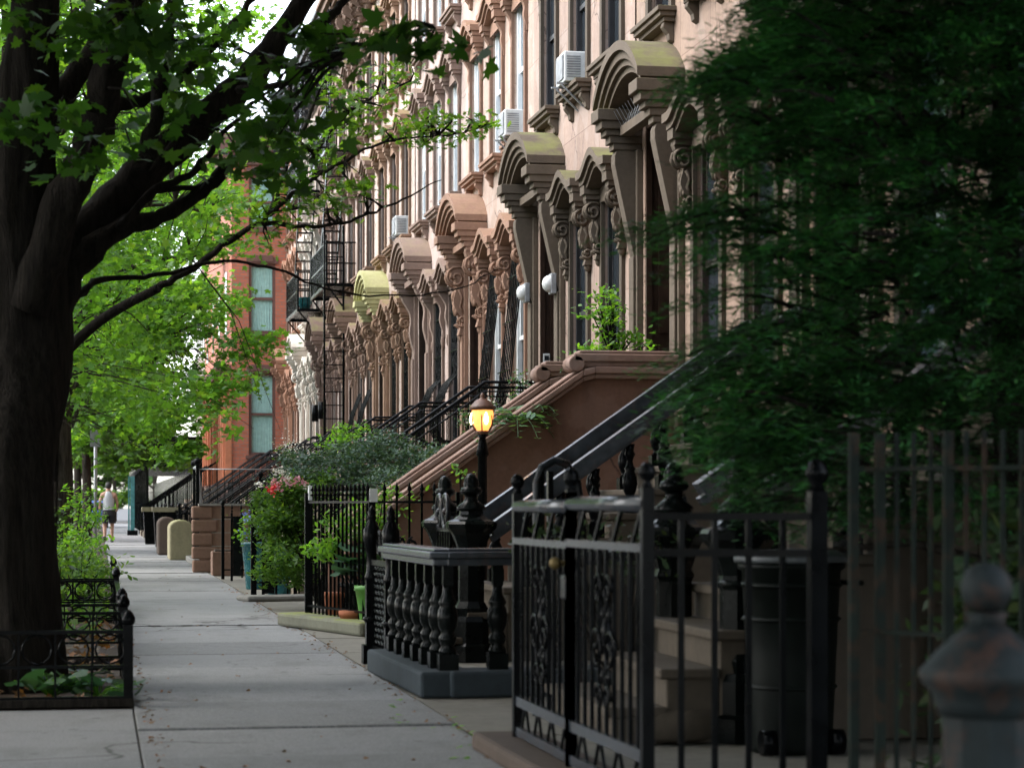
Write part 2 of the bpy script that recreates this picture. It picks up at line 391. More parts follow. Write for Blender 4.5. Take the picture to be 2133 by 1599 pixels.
def console(mb, yc, w, x0, z1, dep, hgt, style):
    """a bracket hung under a shelf at height z1, sticking out dep from the wall plane x0"""
    P_ = []
    if style == 'plain':           # tapering slab, rounded head
        P_ = [(0,0),(-dep*.92,0),(-dep,-.05*hgt),(-dep*1.0,-.13*hgt),(-dep*.93,-.22*hgt),(-dep*.3,-.95*hgt),(-dep*.24,-hgt),(0,-hgt)]
    elif style == 's':
        for i in range(15):
            u = i/14
            P_.append((-dep*(.16+.84*(1-u)**1.1*(.72+.28*math.cos(u*PI*3.1))), -hgt*u))
        P_ = [(0,0)]+P_+[(0,-hgt)]
    else:                           # scrolled: a fat roll on top, small roll below
        for i in range(19):
            u = i/18
            d = .95-.62*u+.16*math.cos(u*PI*3.6)+(.12 if u > .86 else 0)
            P_.append((-dep*max(.14, d), -hgt*u))
        P_ = [(0,0)]+P_+[(0,-hgt)]
    mb.ext([(x0+a, z1+b) for a, b in P_], 'y', yc-w/2, yc+w/2, smooth=False)
    if style == 'scroll':
        for s in (-1, 1):
            y = yc+s*(w/2+.004)
            mb.tube(spiral((x0-dep*.62, y, z1-hgt*.2), hgt*.17, .012, .6, 1.6, 'y', 16), .022, 4)
            mb.tube(spiral((x0-dep*.3, y, z1-hgt*.8), hgt*.1, .01, 3.6, 1.4, 'y', 12), .018, 4)
            mb.tube([(x0-dep*.5,y,z1-hgt*.36),(x0-dep*.3,y,z1-hgt*.48),(x0-dep*.42,y,z1-hgt*.6),(x0-dep*.2,y,z1-hgt*.7)], .022, 4)
        for k in range(5):          # carved leaf down the face
            u = .12+.17*k; d = .95-.62*u+.16*math.cos(u*PI*3.6)
            mb.sphere((x0-dep*d+.012, yc, z1-hgt*u), w*.26, 8, (1,1,1.9))
            for s in (-1,1): mb.sphere((x0-dep*d+.02, yc+s*w*.3, z1-hgt*(u+.05)), w*.16, 6, (1,1,1.8))
        mb.sphere((x0-dep*.2, yc, z1-hgt*1.03), w*.4, 8, (1,1,1.2))
    if style == 's':
        q = min(1, hgt); mb.lathe([(.004,-.3*q),(.03,-.24*q),(.06*q,-.12*q),(.035,-.04*q),(.05*q,0)], (x0-dep*.16, yc, z1-hgt), 8)
def hood(root, st, ms):
    h = MB(); yc, hf = DY, 1.05; pj = st.get('proj', .5)
    ys = lin(yc-hf, yc+hf, 19); z0 = 5.5
    for o0, o1, dx, cut in ((.0,.10,0,0),(-.09,.0,.045,.05),(-.16,-.09,.085,.1),(-.23,-.16,.13,.15)):
        f = arch_z(yc, hf+.02, z0, .46)
        h.band(lin(yc-hf+cut, yc+hf-cut, 19), f, o0, o1, -pj+dx, .0 if o1 > .05 else -.0)
    hd = h.build('hood', ms['hood'], root)
    # impost blocks: returns of the cornice, stepping back to the bracket
    for s in (-1, 1):
        c = MB(); y = yc+s*(hf-.15)
        for (za, zb, d, wd) in ((z0-.13, z0-.005, 0, .36),(z0-.22, z0-.13, .045, .32),(z0-.29, z0-.22, .10, .27),(z0-.37,z0-.29,.15,.235),(z0-.44,z0-.37,.19,.21)):
            c.box((-pj-.012+d, y-wd/2, za), (-.002, y+wd/2, zb))
        c.build('impost', ms['hood'], hd, bevel=.008)
        b = MB(); console(b, y, .19, -.002, z0-.44, pj-.2, st.get('brh', 1.05), st['br'])
        b.build('bracket', ms['trim2'], hd, bevel=.006 if st['br'] == 'plain' else 0)
    t = MB(); t.box((-.26, yc-hf+.32, z0-.30), (-.14, yc+hf-.32, z0-.2)); t.box((-.03, yc-hf+.3, z0-.14), (-.004, yc+hf-.3, z0+.1))
    t.build('transom_beam', ms['trim2'], hd)
    if st.get('spikes'):
        sp = MB()
        for k in range(12):
            y = yc-.72+1.44*k/11
            for q in (-.1,.06): sp.bar((-.24,y,z0-.2), (-.24+q, y+q*.3, z0-.04), .004)
        sp.build('bird_spikes', MT['grey_metal'], hd)
def pilasters(root, ms):
    p = MB()
    for s in (-1, 1):
        y = DY+s*.9
        p.box((-.07, y-.16, 1.9), (-.002, y+.16, 5.06)); p.box((-.1, y-.19, 1.9), (-.07, y+.19, 2.2))
        p.box((-.10, y-.105, 2.25), (-.07, y+.105, 3.9))
    p.build('door_surround', ms['trim2'], root, bevel=.008)
def lintel(win, yc, zt, hf, pj, ms, br, brh=.55):
    pj *= .88
    l = MB(); f = wavy_z(yc, hf, zt, .2); f0 = lambda y: zt-.26
    for o0, o1, dx, cut in ((-.02,.07,0,0),(-.09,-.02,.04,.03),(-.15,-.09,.08,.06)):
        l.band(lin(yc-hf+cut, yc+hf-cut, 17), f, o0, o1, -pj+dx, -.001)
    l.box((-.05, yc-hf+.1, zt-.30), (-.001, yc+hf-.1, zt-.12))
    lo = l.build('lintel_hood', ms['trim'], win)
    for s in (-1, 1):
        b = MB(); y = yc+s*(hf-.15)
        b.box((-pj+.05, y-.11, zt-.2), (-.002, y+.11, zt-.10)); b.box((-pj+.08, y-.09, zt-.26), (-.002, y+.09, zt-.2))
        console(b, y, .12, -.002, zt-.26, pj-.1, brh, br)
        b.build('bracket', ms['trim2'], win)
def sill(win, yc, z, hf, ms):
    s = MB()
    s.box((-.2, yc-hf, z-.05), (.1, yc+hf, z)); s.box((-.17, yc-hf+.03, z-.1), (-.001, yc+hf-.03, z-.05)); s.box((-.12, yc-hf+.06, z-.15), (-.001, yc+hf-.06, z-.1))
    for q in (-1, 1): s.ext([(-.001,z-.15),(-.11,z-.15),(-.12,z-.2),(-.06,z-.27),(-.05,z-.33),(-.001,z-.36)], 'y', yc+q*(hf-.16)-.06, yc+q*(hf-.16)+.06)
    s.build('sill', ms['trim'], win, bevel=.006)
def window(root, yc, z0, z1, hw, fm, pm, ms, cur=None, dep=.09):
    w = MB(); t = .07; x = dep
    w.box((x-.06, yc-hw, z0), (x+.03, yc-hw+t, z1)); w.box((x-.06, yc+hw-t, z0), (x+.03, yc+hw, z1))
    w.box((x-.055, yc-hw+t, z1-t), (x+.03, yc+hw-t, z1)); w.box((x-.055, yc-hw+t, z0), (x+.03, yc+hw-t, z0+t))
    zm = (z0+z1)/2
    w.box((x-.03, yc-hw+t, zm-.03), (x+.02, yc+hw-t, zm+.03))
    w.box((x-.02, yc-hw+t, zm+.03), (x+.02, yc-hw+t+.035, z1-t)); w.box((x-.02, yc+hw-t-.035, zm+.03), (x+.02, yc+hw-t, z1-t))
    wo = w.build('window', fm, root)
    a = MB()
    for s in (-1,1): a.box((-.045, *sorted((yc+s*(hw+.005), yc+s*(hw+.12)))[:1], z0), (-.001, max(yc+s*(hw+.005), yc+s*(hw+.12)), z1+.12))
    if z0 > 2: a.build('architrave', ms['arch'], wo)
    g = MB(); g.box((x+.005, yc-hw+t+.002, z0+t), (x+.015, yc+hw-t-.002, zm-.03)); g.box((x-.012, yc-hw+t+.035, zm+.03), (x-.002, yc+hw-t-.035, z1-t))
    g.build('pane', pm, wo)
    if cur:
        c = MB(); yy = lin(yc-hw+t, yc+hw-t, 25)
        pr = [(x+.06+.015*math.sin(i*1.9), y) for i, y in enumerate(yy)]
        zb = z0+.06 if cur == 'curtain' else zm+.1
        vs = [(a, y, z) for z in (zb, z1-.05) for a, y in pr]; n = len(pr)
        c.add(vs, [(i, i+1, n+i+1, n+i) for i in range(n-1)], True); c.build('curtain', MT['curtain' if cur == 'curtain' else 'blind'], wo)
        b = MB(); b.box((x+.1, yc-hw, z0), (x+.12, yc+hw, z1)); b.build('dark_room_backing', MT['frame_black'], wo)  # black sheet paints the unlit room behind the curtain
    return wo
def grille(root, yc, z0, z1, hw, kind):
    g = MB(); n = 7
    for i in range(n):
        y = yc-hw+.02+2*(hw-.02)*i/(n-1)
        if kind == 'lean': pts = [(-.02,y,z1),(-.1,y,z1-.9),(-.22,y,z0+.75),(-.33,y,z0+.22),(-.31,y,z0+.06),(-.2,y,z0-.02),(-.02,y,z0-.03)]
        elif kind == 'bow': pts = [(-.0,y,z1),(-.01,y,z0+1.15),(-.16,y,z0+1.0),(-.34,y,z0+.6),(-.38,y,z0+.25),(-.3,y,z0+.05),(-.02,y,z0)]
        elif kind == 'half': pts = [(-.02,y,z0+1.5),(-.22,y,z0+1.0),(-.34,y,z0+.35),(-.3,y,z0+.08),(-.02,y,z0)]
        else: pts = [(-.0,y,z1),(-.0,y,z0)]
        g.tube(pts, .011, 4, False)
    def xz(z):
        u = (z1-z)/(z1-z0)
        if kind == 'lean': return -.03-.3*u if u < .9 else -.25
        if kind == 'bow': return -.01 if z > z0+1.15 else -.01-.36*min(1,(z0+1.15-z)/.7)
        if kind == 'half': return -.02-.32*min(1, max(0,(z0+1.5-z))/1.1)
        return -.0
    zz = [z for z in (z0+.15, z0+.85, z0+1.55, z0+2.2, z1-.12) if kind != 'half' or z < z0+1.5]
    for z in zz: g.bar((xz(z)-.012,yc-hw,z),(xz(z)-.012,yc+hw,z), .022, .012)
    for k in range(10):
        z = z0+.3+.24*k
        if z > z1-.2 or (kind == 'half' and z > z0+1.4): break
        for s in (-1, 1):
            g.tube(spiral((xz(z)-.016, yc+s*hw*.42, z), .075, .015, s*1.2+k, 1.1*s, 'x', 8), .006, 3, False)
    return g.build('window_grille', MT['iron'], root)
def stoop(root, kind, ms, zt=1.9, hwid=.65, hx=-3.05):
    """steps from the landing (x -0.95) down to the areaway; parts hang under the house, pieces under the stoop"""
    nr = 10; rise = zt/nr; tr = .27; x0 = -.95
    st = MB()
    st.box((x0, DY-hwid-.12, 0), (-.001, DY+hwid+.12, zt-.06)); st.box((x0-.04, DY-hwid-.15, zt-.06), (-.0015, DY+hwid+.15, zt))
    for i in range(1, nr):
        xa = x0-tr*i; z = zt-rise*i
        st.box((xa, DY-hwid-.1, 0), (xa+tr-.001, DY+hwid+.1, z-.05))
        st.box((xa-.04, DY-hwid-.13, z-.05), (xa+tr-.001, DY+hwid+.13, z))
    so = st.build('stoop', ms['step'], root, bevel=.012)
    xe = x0-tr*(nr-1); sl = rise/tr
    zn = lambda x: zt-max(0, (x0-x))*sl
    if kind == 'stone':
        for s in (-1, 1):
            y = DY+s*.88
            c = MB(); c.ext([(-.002,0),(-.002,2.5),(x0-.08,2.5),(-3.3,2.5-sl*(3.3+x0-.08)),(-3.45,.7),(-3.45,0)], 'y', y-.1, y+.1)
            c.build('cheek_wall', ms['cheek'], so, bevel=.01)
            c = MB()
            for wd, o0, o1 in ((.17,.0,.07),(.15,-.05,0),(.13,.07,.11)):
                path = [(-.003,2.5),(x0+.02,2.5),(x0-.1,2.47),(-3.3,2.5-sl*(3.3+x0-.08)),(-3.42,.74)]
                pr = [(a,b+o1) for a,b in path]+[(a,b+o0) for a,b in path[::-1]]
                # as separate quads so that the concave side stays clean
                for i in range(len(path)-1):
                    (a,b),(c2,d) = path[i], path[i+1]
                    c.add([(a,y-wd,b+o0),(c2,y-wd,d+o0),(c2,y-wd,d+o1),(a,y-wd,b+o1),(a,y+wd,b+o0),(c2,y+wd,d+o0),(c2,y+wd,d+o1),(a,y+wd,b+o1)],
                          [(0,1,2,3),(7,6,5,4),(3,2,6,7),(0,4,5,1),(1,5,6,2),(0,3,7,4)])
            # upper level coping with a rolled end
            for wd, o0, o1, e in ((.17,.12,.2,.08),(.15,.2,.235,.02),(.15,.07,.12,.04)):
                c.box((x0-.12-e, y-wd, 2.5+o0), (-.003, y+wd, 2.5+o1))
            c.tube([(x0-.17,y-.17,2.6),(x0-.17,y+.17,2.6)], .085, 12)
            c.build('coping', ms['cheek2'], so, bevel=.012)
        return so
    heavy = kind == 'heavy'
    for s in (-1, 1):
        y = DY+s*hwid; xn = hx if heavy else -3.4
        if heavy:
            zr = lambda x: max(1.17-.6, 2.2 + (x+1.2)*.70)
            r = MB(); r.bar((-.01,y,2.66-.0),(-.55,y,2.66),.13,.09)
            r.bar((-.55,y,2.66),(xn+.1,y,zr(xn+.1)),.14,.1); r.bar((-.55,y,2.60),(xn+.1,y,zr(xn+.1)-.06),.09,.05)
            r.tube(spiral((xn-.02,y,zr(xn)-.1), .11, .05, PI*.4, .55, 'y', 8), .05, 8)
            r.build('handrail', MT['rail_sheen'], so)
            for i in range(0, nr-1):
                xc = x0-tr*(i+.5)+.02; zb = zt-rise*i-(0 if i == 0 else 0)-rise
                zq = zr(xc)-.09
                if xc < xn+.3: continue
                hh = zq-zb
                b = MB(); b.box((xc-.06,y-.06,zb),(xc+.06,y+.06,zb+.1))
                b.lathe([(.05,.1),(.03,.13),(.045,.16),(.062,.22),(.055,.28),(.035,.32),(.045,.34),(.03,.36),(.022,hh*.75),(.032,hh-.1),(.045,hh-.08),(.03,hh-.05),(.04,hh)], (xc,y,zb), 10)
                b.build('baluster', MT['iron'], so)
            nb = MB(); k = 1.15*.98
            nb.lathe([(.19,0),(.19,.12),(.165,.14),(.165,.3),(.15,.34)], (xn-.05,y,.0), 8, False, rot=PI/8)
            nb.lathe([(.12,.34),(.13,.4),(.1,.45),(.1,.75),(.115,.78),(.1,.82),(.12,.88),(.15,.95),(.165,.97),(.195,1.0),(.2,1.03),(.185,1.05),(.14,1.065),(.095,1.1),(.09,1.13)], (xn-.05,y,.0), 8, False, rot=PI/8)
            nb.lathe([(.11,1.13),(.11,1.16),(.06,1.20),(.045,1.23),(.055,1.245),(.075,1.255),(.085,1.275),(.075,1.30),(.055,1.31),(.06,1.33),(.05,1.37),(.03,1.4),(.004,1.41)], (xn-.05,y,0), 14)
            nb.build('newel_post', MT['iron_green'], so)
        else:
            ht = .85; r = MB()
            path = [(-.01,y,zt+ht),(x0-.02,y,zt+ht)]+[(xn, y, zn(xn)+ht-.0)]+[(xn-.1,y,zn(xn)+ht-.08)]
            r.tube(path, .024, 6); r.tube([(p[0],p[1],p[2]-.12) for p in path[:3]], .012, 4)
            low = [(-.01,y,zt+.1),(x0-.02,y,zt+.1),(xn,y,zn(xn)+.1)]
            r.tube(low, .012, 4); r.build('handrail', MT['iron'], so)
            pk = MB(); x = -.1
            while x > xn:
                zb = zt+.1 if x > x0 else zn(x)+.1
                pk.bar((x,y,zb-.08),(x,y,zb+ht-.11),.012); 
                x -= .135
            if kind == 'thin_scroll':
                for q in range(8):
                    xx = x0-.15-.3*q
                    if xx > xn: pk.tube(spiral((xx,y,zn(xx)+.45),.1,.02,0,1.2,'y',10),.007,3,False)
            pk.build('pickets', MT['iron'], so)
            p = MB(); p.bar((xn,y,0),(xn,y,zn(xn)+ht+.12),.05); p.sphere((xn,y,zn(xn)+ht+.17),.045,8); p.build('newel_post', MT['iron'], so)
    return so
def cornice(root, m, m2, zc=12.45):
    c = MB(); c.box((-.12,.006,zc-.5),(.2,W-.006,zc-.4)); c.box((-.05,.006,zc-.4),(.2,W-.006,zc+.1))
    c.box((-.55,.006,zc+.25),(.3,W-.006,zc+.35)); c.box((-.66,.006,zc+.35),(.3,W-.006,zc+.5)); c.box((-.75,.006,zc+.5),(.3,W-.006,zc+.6)); c.box((-.2,.006,zc+.1),(.25,W-.006,zc+.25))
    k = c.build('cornice', m, root)
    for i in range(5):
        y = .35+i*(W-.7)/4; b = MB(); console(b, y, .2, -.052, zc+.25, .5, .75, 'scroll'); b.build('cornice_bracket', m2, k)
    d = MB()
    for i in range(26):
        y = .12+i*(W-.24)/25; d.box((-.3,y-.05,zc+.1),(-.201,y+.05,zc+.22))
    d.build('dentils', m2, k)
def house(i, label, st):
    root = thing('brownstone_house', label, 'house', (HX+st.get('dx', .008*((i*7)%3)), S0+W*i, 0))
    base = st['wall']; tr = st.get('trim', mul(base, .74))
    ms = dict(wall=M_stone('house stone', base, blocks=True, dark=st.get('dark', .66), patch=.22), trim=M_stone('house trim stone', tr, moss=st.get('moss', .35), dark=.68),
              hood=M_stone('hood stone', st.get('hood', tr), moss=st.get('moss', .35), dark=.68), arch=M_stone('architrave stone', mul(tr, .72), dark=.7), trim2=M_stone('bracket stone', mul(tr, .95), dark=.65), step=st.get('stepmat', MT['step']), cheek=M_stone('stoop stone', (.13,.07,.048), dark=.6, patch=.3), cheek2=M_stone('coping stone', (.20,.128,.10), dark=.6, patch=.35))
    holes = []
    for y in COLS[:2]: holes += [(y-.47,y+.47,.45,1.55),(y-.47,y+.47,2.15,4.95)]
    holes += [(DY-.64,DY+.64,1.9,5.34,.75)]
    for y in COLS: holes += [(y-.45,y+.45,6.32,8.4),(y-.45,y+.45,9.4,11.2)]
    wm = wall_mesh(holes, 0, W, 0, 12.6)
    wm.box((.3,.004,0),(.34,W-.004,12.6)) if False else None
    wm.build('wall', ms['wall'], root)
    bk = MB(); bk.box((.8,.01,.01),(10,W-.01,12.5)); bk.box((-.001+.29,.01,12.3),(.8,W-.01,12.5)); bk.build('building_body', ms['wall'], root)
    hood(root, st, ms); pilasters(root, ms)
    d = MB(); x = .68
    for s in (-1, 1):
        a, b = sorted((DY+s*.01, DY+s*.6)); d.box((x,a,1.93),(x+.05,b,4.3))
        for (za, zb) in ((2.1,2.9),(3.05,4.2)): d.box((x-.02,a+.1,za),(x-.001,b-.1,zb)); d.box((x-.035,a+.16,za+.06),(x-.0205,b-.16,zb-.06))
    d.box((x-.02,DY-.62,4.3),(x+.05,DY+.62,4.4)); do = d.build('door', MT['door'], root)
    tg = MB(); tg.box((x+.01,DY-.6,4.4),(x+.03,DY+.6,5.33)); tg.build('transom_pane', MT['glass'], do)
    vb = MB()
    for s in (-1, 1):
        a = DY+s*.635; vb.box((.03,min(a,a-s*.035),1.93),(x-.04,max(a,a-s*.035),5.3)); vb.box((-.0,min(a,a-s*.06),1.93),(.06,max(a,a-s*.06),5.3))
        for (za, zb) in ((2.1,2.9),(3.05,4.6)): e = a-s*.035; vb.box((.14,min(e,e-s*.02),za),(x-.12,max(e,e-s*.02),zb))
    vb.box((.0,DY-.6,5.26),(x-.04,DY+.6,5.32)); vb.build('vestibule_lining', MT['door'], root)
    kn = MB(); kn.sphere((x-.05,DY-.07,2.95),.035,8); kn.build('door_knob', MT['brass'], do)
    fm = MT[st.get('frame', 'frame_dark')]; fm2 = MT[st.get('frame2', st.get('frame', 'frame_dark'))]
    for j, y in enumerate(COLS):
        if j < 2:
            w = window(root, y, .46, 1.54, .46, MT['frame_black'], MT['glass'], ms)
            w = window(root, y, 2.16, 4.94, .46, fm2, MT[st.get('pglass','glass')], ms, st.get('pcur'))
            lintel(w, y, 5.02, .74, .34, ms, st.get('lbr', 'scroll'), .7)
            sill(w, y, 2.15, .62, ms)
            if st.get('gr'): grille(root, y, 2.2, 4.9, .44, st['gr'])
        for f, (a, b) in enumerate(((6.33,8.39),(9.41,11.19))):
            w = window(root, y, a, b, .44, fm, MT[st.get('uglass','glass')], ms, st.get('ucur') if (j+f+i)%3 else None)
            sill(w, y, a-.01, .62, ms)
            lintel(w, y, b+.12, .68, .26, ms, st.get('ubr', 's'), .5)
    stoop(root, st['stoop'], ms, st.get('zt', 1.9), hx=st.get('hx', -3.05))
    cornice(root, st.get('cm', ms['trim']), st.get('cm', ms['trim2']))
    return root, ms
DSTEP = M_stone('shaded sandstone step', (.095,.077,.058), dark=.6)  # darker copy of the step sandstone, with foreground shade in its colour
PK = (.50,.34,.285)      # pinkish brownstone stucco
ST_ = [
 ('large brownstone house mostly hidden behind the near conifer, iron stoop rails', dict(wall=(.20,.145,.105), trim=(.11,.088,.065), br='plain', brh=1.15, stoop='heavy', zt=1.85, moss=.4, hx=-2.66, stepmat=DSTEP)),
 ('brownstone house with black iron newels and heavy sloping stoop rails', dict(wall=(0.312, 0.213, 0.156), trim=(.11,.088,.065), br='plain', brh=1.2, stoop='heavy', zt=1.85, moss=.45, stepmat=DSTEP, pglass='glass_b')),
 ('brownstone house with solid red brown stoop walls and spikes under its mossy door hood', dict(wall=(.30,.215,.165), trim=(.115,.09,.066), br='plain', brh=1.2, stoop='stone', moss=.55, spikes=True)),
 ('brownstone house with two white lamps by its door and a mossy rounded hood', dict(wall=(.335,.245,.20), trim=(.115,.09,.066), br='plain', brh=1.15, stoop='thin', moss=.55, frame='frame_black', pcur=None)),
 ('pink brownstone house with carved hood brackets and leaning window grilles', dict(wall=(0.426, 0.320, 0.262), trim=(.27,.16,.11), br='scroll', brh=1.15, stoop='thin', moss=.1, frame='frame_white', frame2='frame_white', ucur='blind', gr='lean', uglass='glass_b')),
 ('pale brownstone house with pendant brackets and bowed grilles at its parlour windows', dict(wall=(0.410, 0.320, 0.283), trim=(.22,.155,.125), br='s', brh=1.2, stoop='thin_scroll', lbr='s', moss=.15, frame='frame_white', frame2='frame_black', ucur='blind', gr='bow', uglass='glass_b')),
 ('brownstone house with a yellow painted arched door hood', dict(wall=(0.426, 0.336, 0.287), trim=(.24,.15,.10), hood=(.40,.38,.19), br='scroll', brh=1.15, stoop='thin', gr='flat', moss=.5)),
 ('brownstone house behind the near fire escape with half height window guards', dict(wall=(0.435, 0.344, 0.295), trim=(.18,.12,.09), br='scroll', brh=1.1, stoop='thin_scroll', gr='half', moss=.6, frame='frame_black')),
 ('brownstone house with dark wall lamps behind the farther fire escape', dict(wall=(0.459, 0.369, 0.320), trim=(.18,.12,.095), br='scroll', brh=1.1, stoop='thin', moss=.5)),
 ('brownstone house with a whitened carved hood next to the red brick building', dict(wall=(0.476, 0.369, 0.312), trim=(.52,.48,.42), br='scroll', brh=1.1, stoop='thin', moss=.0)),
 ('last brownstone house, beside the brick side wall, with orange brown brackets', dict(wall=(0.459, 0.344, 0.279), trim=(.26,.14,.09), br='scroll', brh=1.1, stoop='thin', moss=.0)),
]
HS = []
ST_[9][1]['cm'] = MT['frame_black']; ST_[8][1]['cm'] = MT['frame_black']; ST_[10][1]['cm'] = MT['frame_black']
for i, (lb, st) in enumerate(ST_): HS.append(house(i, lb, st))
# ---------------------------------------------------------------- air conditioners (local y column, floor sill)
def aircon(hi, y, z, label, brk):
    t = thing('air_conditioner', label, 'air conditioner', (HX-.04, S0+W*hi+y, z), group='window air conditioners')
    b = MB(); b.box((-.22,-.25,0),(.1,.25,.37)); b.build('casing', MT['white_plastic'], t, bevel=.015)
    v = MB()
    for k in range(9): v.box((-.19,-.258,.05+.031*k),(-.02,-.251,.065+.031*k))
    for k in range(12): v.box((-.228,-.22+.038*k,.05),(-.2205,-.21+.038*k,.34))
    v.build('side_vent', MT['vent'], t)
    f = MB(); f.box((-.235,-.2,.04),(-.229,.2,.33)); f.build('rear_panel', MT['vent'], t)
    if brk:
        k = MB()
        for s in (-.16,.16): k.bar((-.3,s,-.012),(.2,s,-.012),.03,.02); k.bar((-.24,s,-.03),(.18,s,-.42),.03,.02)
        k.build('support_bracket', MT['grey_metal'], t)
aircon(3, 2.85, 6.34, 'white air conditioner on bracket in upper window above mossy door hood', True)
aircon(4, 1.05, 6.34, 'white air conditioner in pink house window beyond the bracketed one', True)
aircon(6, 1.05, 6.34, 'white air conditioner in window over the yellow hooded house', True)
# ---------------------------------------------------------------- lamps beside the door of house 3
for s, w in ((-1, 'nearer'), (1, 'farther')):
    t = thing('wall_lamp', f'white domed wall lamp on the {w} door jamb over the railings', 'wall lamp', (HX-.07-.03, S0+W*3+DY+s*.9, 4.0 if s < 0 else 4.05), group='white door jamb lamps')
    b = MB(); b.box((-.07,-.1,-.13),(-.002,.1,.13)); b.build('backplate', MT['vent'], t, bevel=.01)
    d = MB(); d.sphere((-.075,0,0), .11, 14, (.9,.8,1)); d.build('dome', MT['white_plastic'], t)
for s in (-1, 1):
    t = thing('wall_lamp', f'small black cylinder wall lamp on the {"nearer" if s < 0 else "farther"} door jamb', 'wall lamp', (HX-.1, S0+W*8+DY+s*.9, 3.6), group='black door jamb lamps')
    b = MB(); b.tube([(-.12,0,-.22),(-.12,0,.22)], .09, 12); b.build('lamp_body', MT['iron'], t); b = MB(); b.box((-.05,-.04,-.05),(-.0,.04,.05)); b.build('wall_mount', MT['iron'], t)
t = thing('intercom_box', 'small pale intercom box beside the door of the two lamp house', 'intercom', (HX, S0+W*3+DY+.60, 3.1))
b = MB(); b.box((.03,-.03,-.11),(.13,-.001,.11)); b.build('casing', MT['white_plastic'], t, bevel=.01); b = MB(); b.box((.05,-.036,.02),(.11,-.0305,.08)); b.build('screen', MT['glass'], t)
# ---------------------------------------------------------------- fire escapes
def fire_escape(y0, y1, pj, label, drop):
    t = thing('fire_escape', label, 'fire escape', (HX, y0, 0)); L = y1-y0
    for z in (6.25, 9.35, 12.0)[:2]:
        m = MB(); m.bar((-pj,0,z),(-pj,L,z),.05,.08); m.bar((-.05,0,z),(-.05,L,z),.05,.08); m.bar((-pj,0,z),(-.01,0,z),.05,.08); m.bar((-pj,L,z),(-.01,L,z),.05,.08)
        n = int(L/.11)
        for k in range(n): m.bar((-pj,.05+k*(L-.1)/n,z+.03),(-.05,.05+k*(L-.1)/n,z+.03),.045,.02)
        for y in (0, L): m.bar((-pj,y,z),(0,y,z-.9),.035)
        m.build('platform', MT['iron'], t)
        m = MB()
        for zz in (z+.5, z+.98): m.bar((-pj,0,zz),(-pj,L,zz),.035); m.bar((-pj,0,zz),(-.0,0,zz),.03); m.bar((-pj,L,zz),(-.0,L,zz),.03)
        n = int(L/.13)
        for k in range(n+1): m.bar((-pj,k*L/n,z),(-pj,k*L/n,z+.98),.02)
        for k in range(6):
            for y in (0, L): m.bar((-pj+k*pj/6,y,z),(-pj+k*pj/6,y,z+.98),.016)
        for y in (0, L): m.bar((-pj,y,z),(-pj,y,z+1.02),.05)
        m.build('guard_rail', MT['iron'], t)
    m = MB(); a = Vector((-pj+.3, L-.7, 6.3)); b = Vector((-pj+.3, .7, 9.35))
    for dx in (-.2, .2): m.bar(a+Vector((dx,0,0)), b+Vector((dx,0,0)), .03, .12)
    for k in range(1, 13): p = a+(b-a)*(k/13); m.box((p.x-.2,p.y-.12,p.z-.016),(p.x+.2,p.y+.12,p.z+.016))
    m.build('stair', MT['iron'], t)
    m = MB()
    for y in (.28, .72): m.bar((-pj+.12,y,9.4),(-pj+.12,y,13.4),.035)
    for k in range(13): m.bar((-pj+.12,.28,9.6+.3*k),(-pj+.12,.72,9.6+.3*k),.022)
    m.build('roof_ladder', MT['iron'], t)
    if drop:
        m = MB()
        for x in (-pj-.06, -pj+.38): m.bar((x,-.08,2.7),(x,-.08,7.6),.06,.045)
        for k in range(15): m.bar((-pj-.06,-.08,2.85+.31*k),(-pj+.38,-.08,2.85+.31*k),.025)
        m.build('drop_ladder', MT['iron'], t)
    return t
fire_escape(51.9, 55.6, .68, 'black iron fire escape with hanging drop ladder, nearer of the two', True)
fire_escape(58.8, 62.2, .74, 'black iron fire escape farther along, with pots on its platform', False)
t = thing('plant_pot', 'pale blue glazed pot on the farther fire escape platform', 'pot', (HX-.5, 59.4, 6.3)); b = MB(); b.lathe([(.12,0),(.2,.2),(.18,.3),(.2,.33)], n=12); b.build('pot', MT['pot_teal'], t)
b = MB(); b.lathe([(.16,.28),(.01,.285)], n=12); b.build('soil', MT['soil'], t)
# ---------------------------------------------------------------- red brick building that steps forward, and the row beyond
def M_brick(name, c):
    m, t, b = nt(name); p = wpos(t); sx = t.nodes.new('ShaderNodeSeparateXYZ'); t.links.new(p, sx.inputs[0])
    cb = t.nodes.new('ShaderNodeCombineXYZ'); t.links.new(mth(t,'ADD', sx.outputs[0], sx.outputs[1]), cb.inputs[0]); t.links.new(sx.outputs[2], cb.inputs[1])
    br = t.nodes.new('ShaderNodeTexBrick'); t.links.new(cb.outputs[0], br.inputs[0]); br.inputs['Scale'].default_value = 1
    br.inputs['Brick Width'].default_value = .24; br.inputs['Row Height'].default_value = .1; br.inputs['Mortar Size'].default_value = .016
    br.inputs['Color1'].default_value = (*c,1); br.inputs['Color2'].default_value = (*mul(c,.75),1); br.inputs['Mortar'].default_value = (.26,.14,.10,1)
    t.links.new(br.outputs[0], b.inputs['Base Color']); b.inputs['Roughness'].default_value = .9; return m
BR = M_brick('red brick', (.46,.135,.075)); BRT = M_stone('brown trim', (.14,.075,.06)); ORG = M_stone('orange stone pilaster', (.44,.17,.09))
ys0 = S0+W*11+.02
root = thing('brick_building', 'red brick building stepping forward of the brownstone row, green curtains', 'building', (HX, ys0, 0))
X1 = -1.72
w = MB(); wins = [(-.72,.42,2.75,5.35),(-.72,.42,6.6,8.8),(-.72,.42,9.9,11.6)]
wc = (X1+0)/2+.1
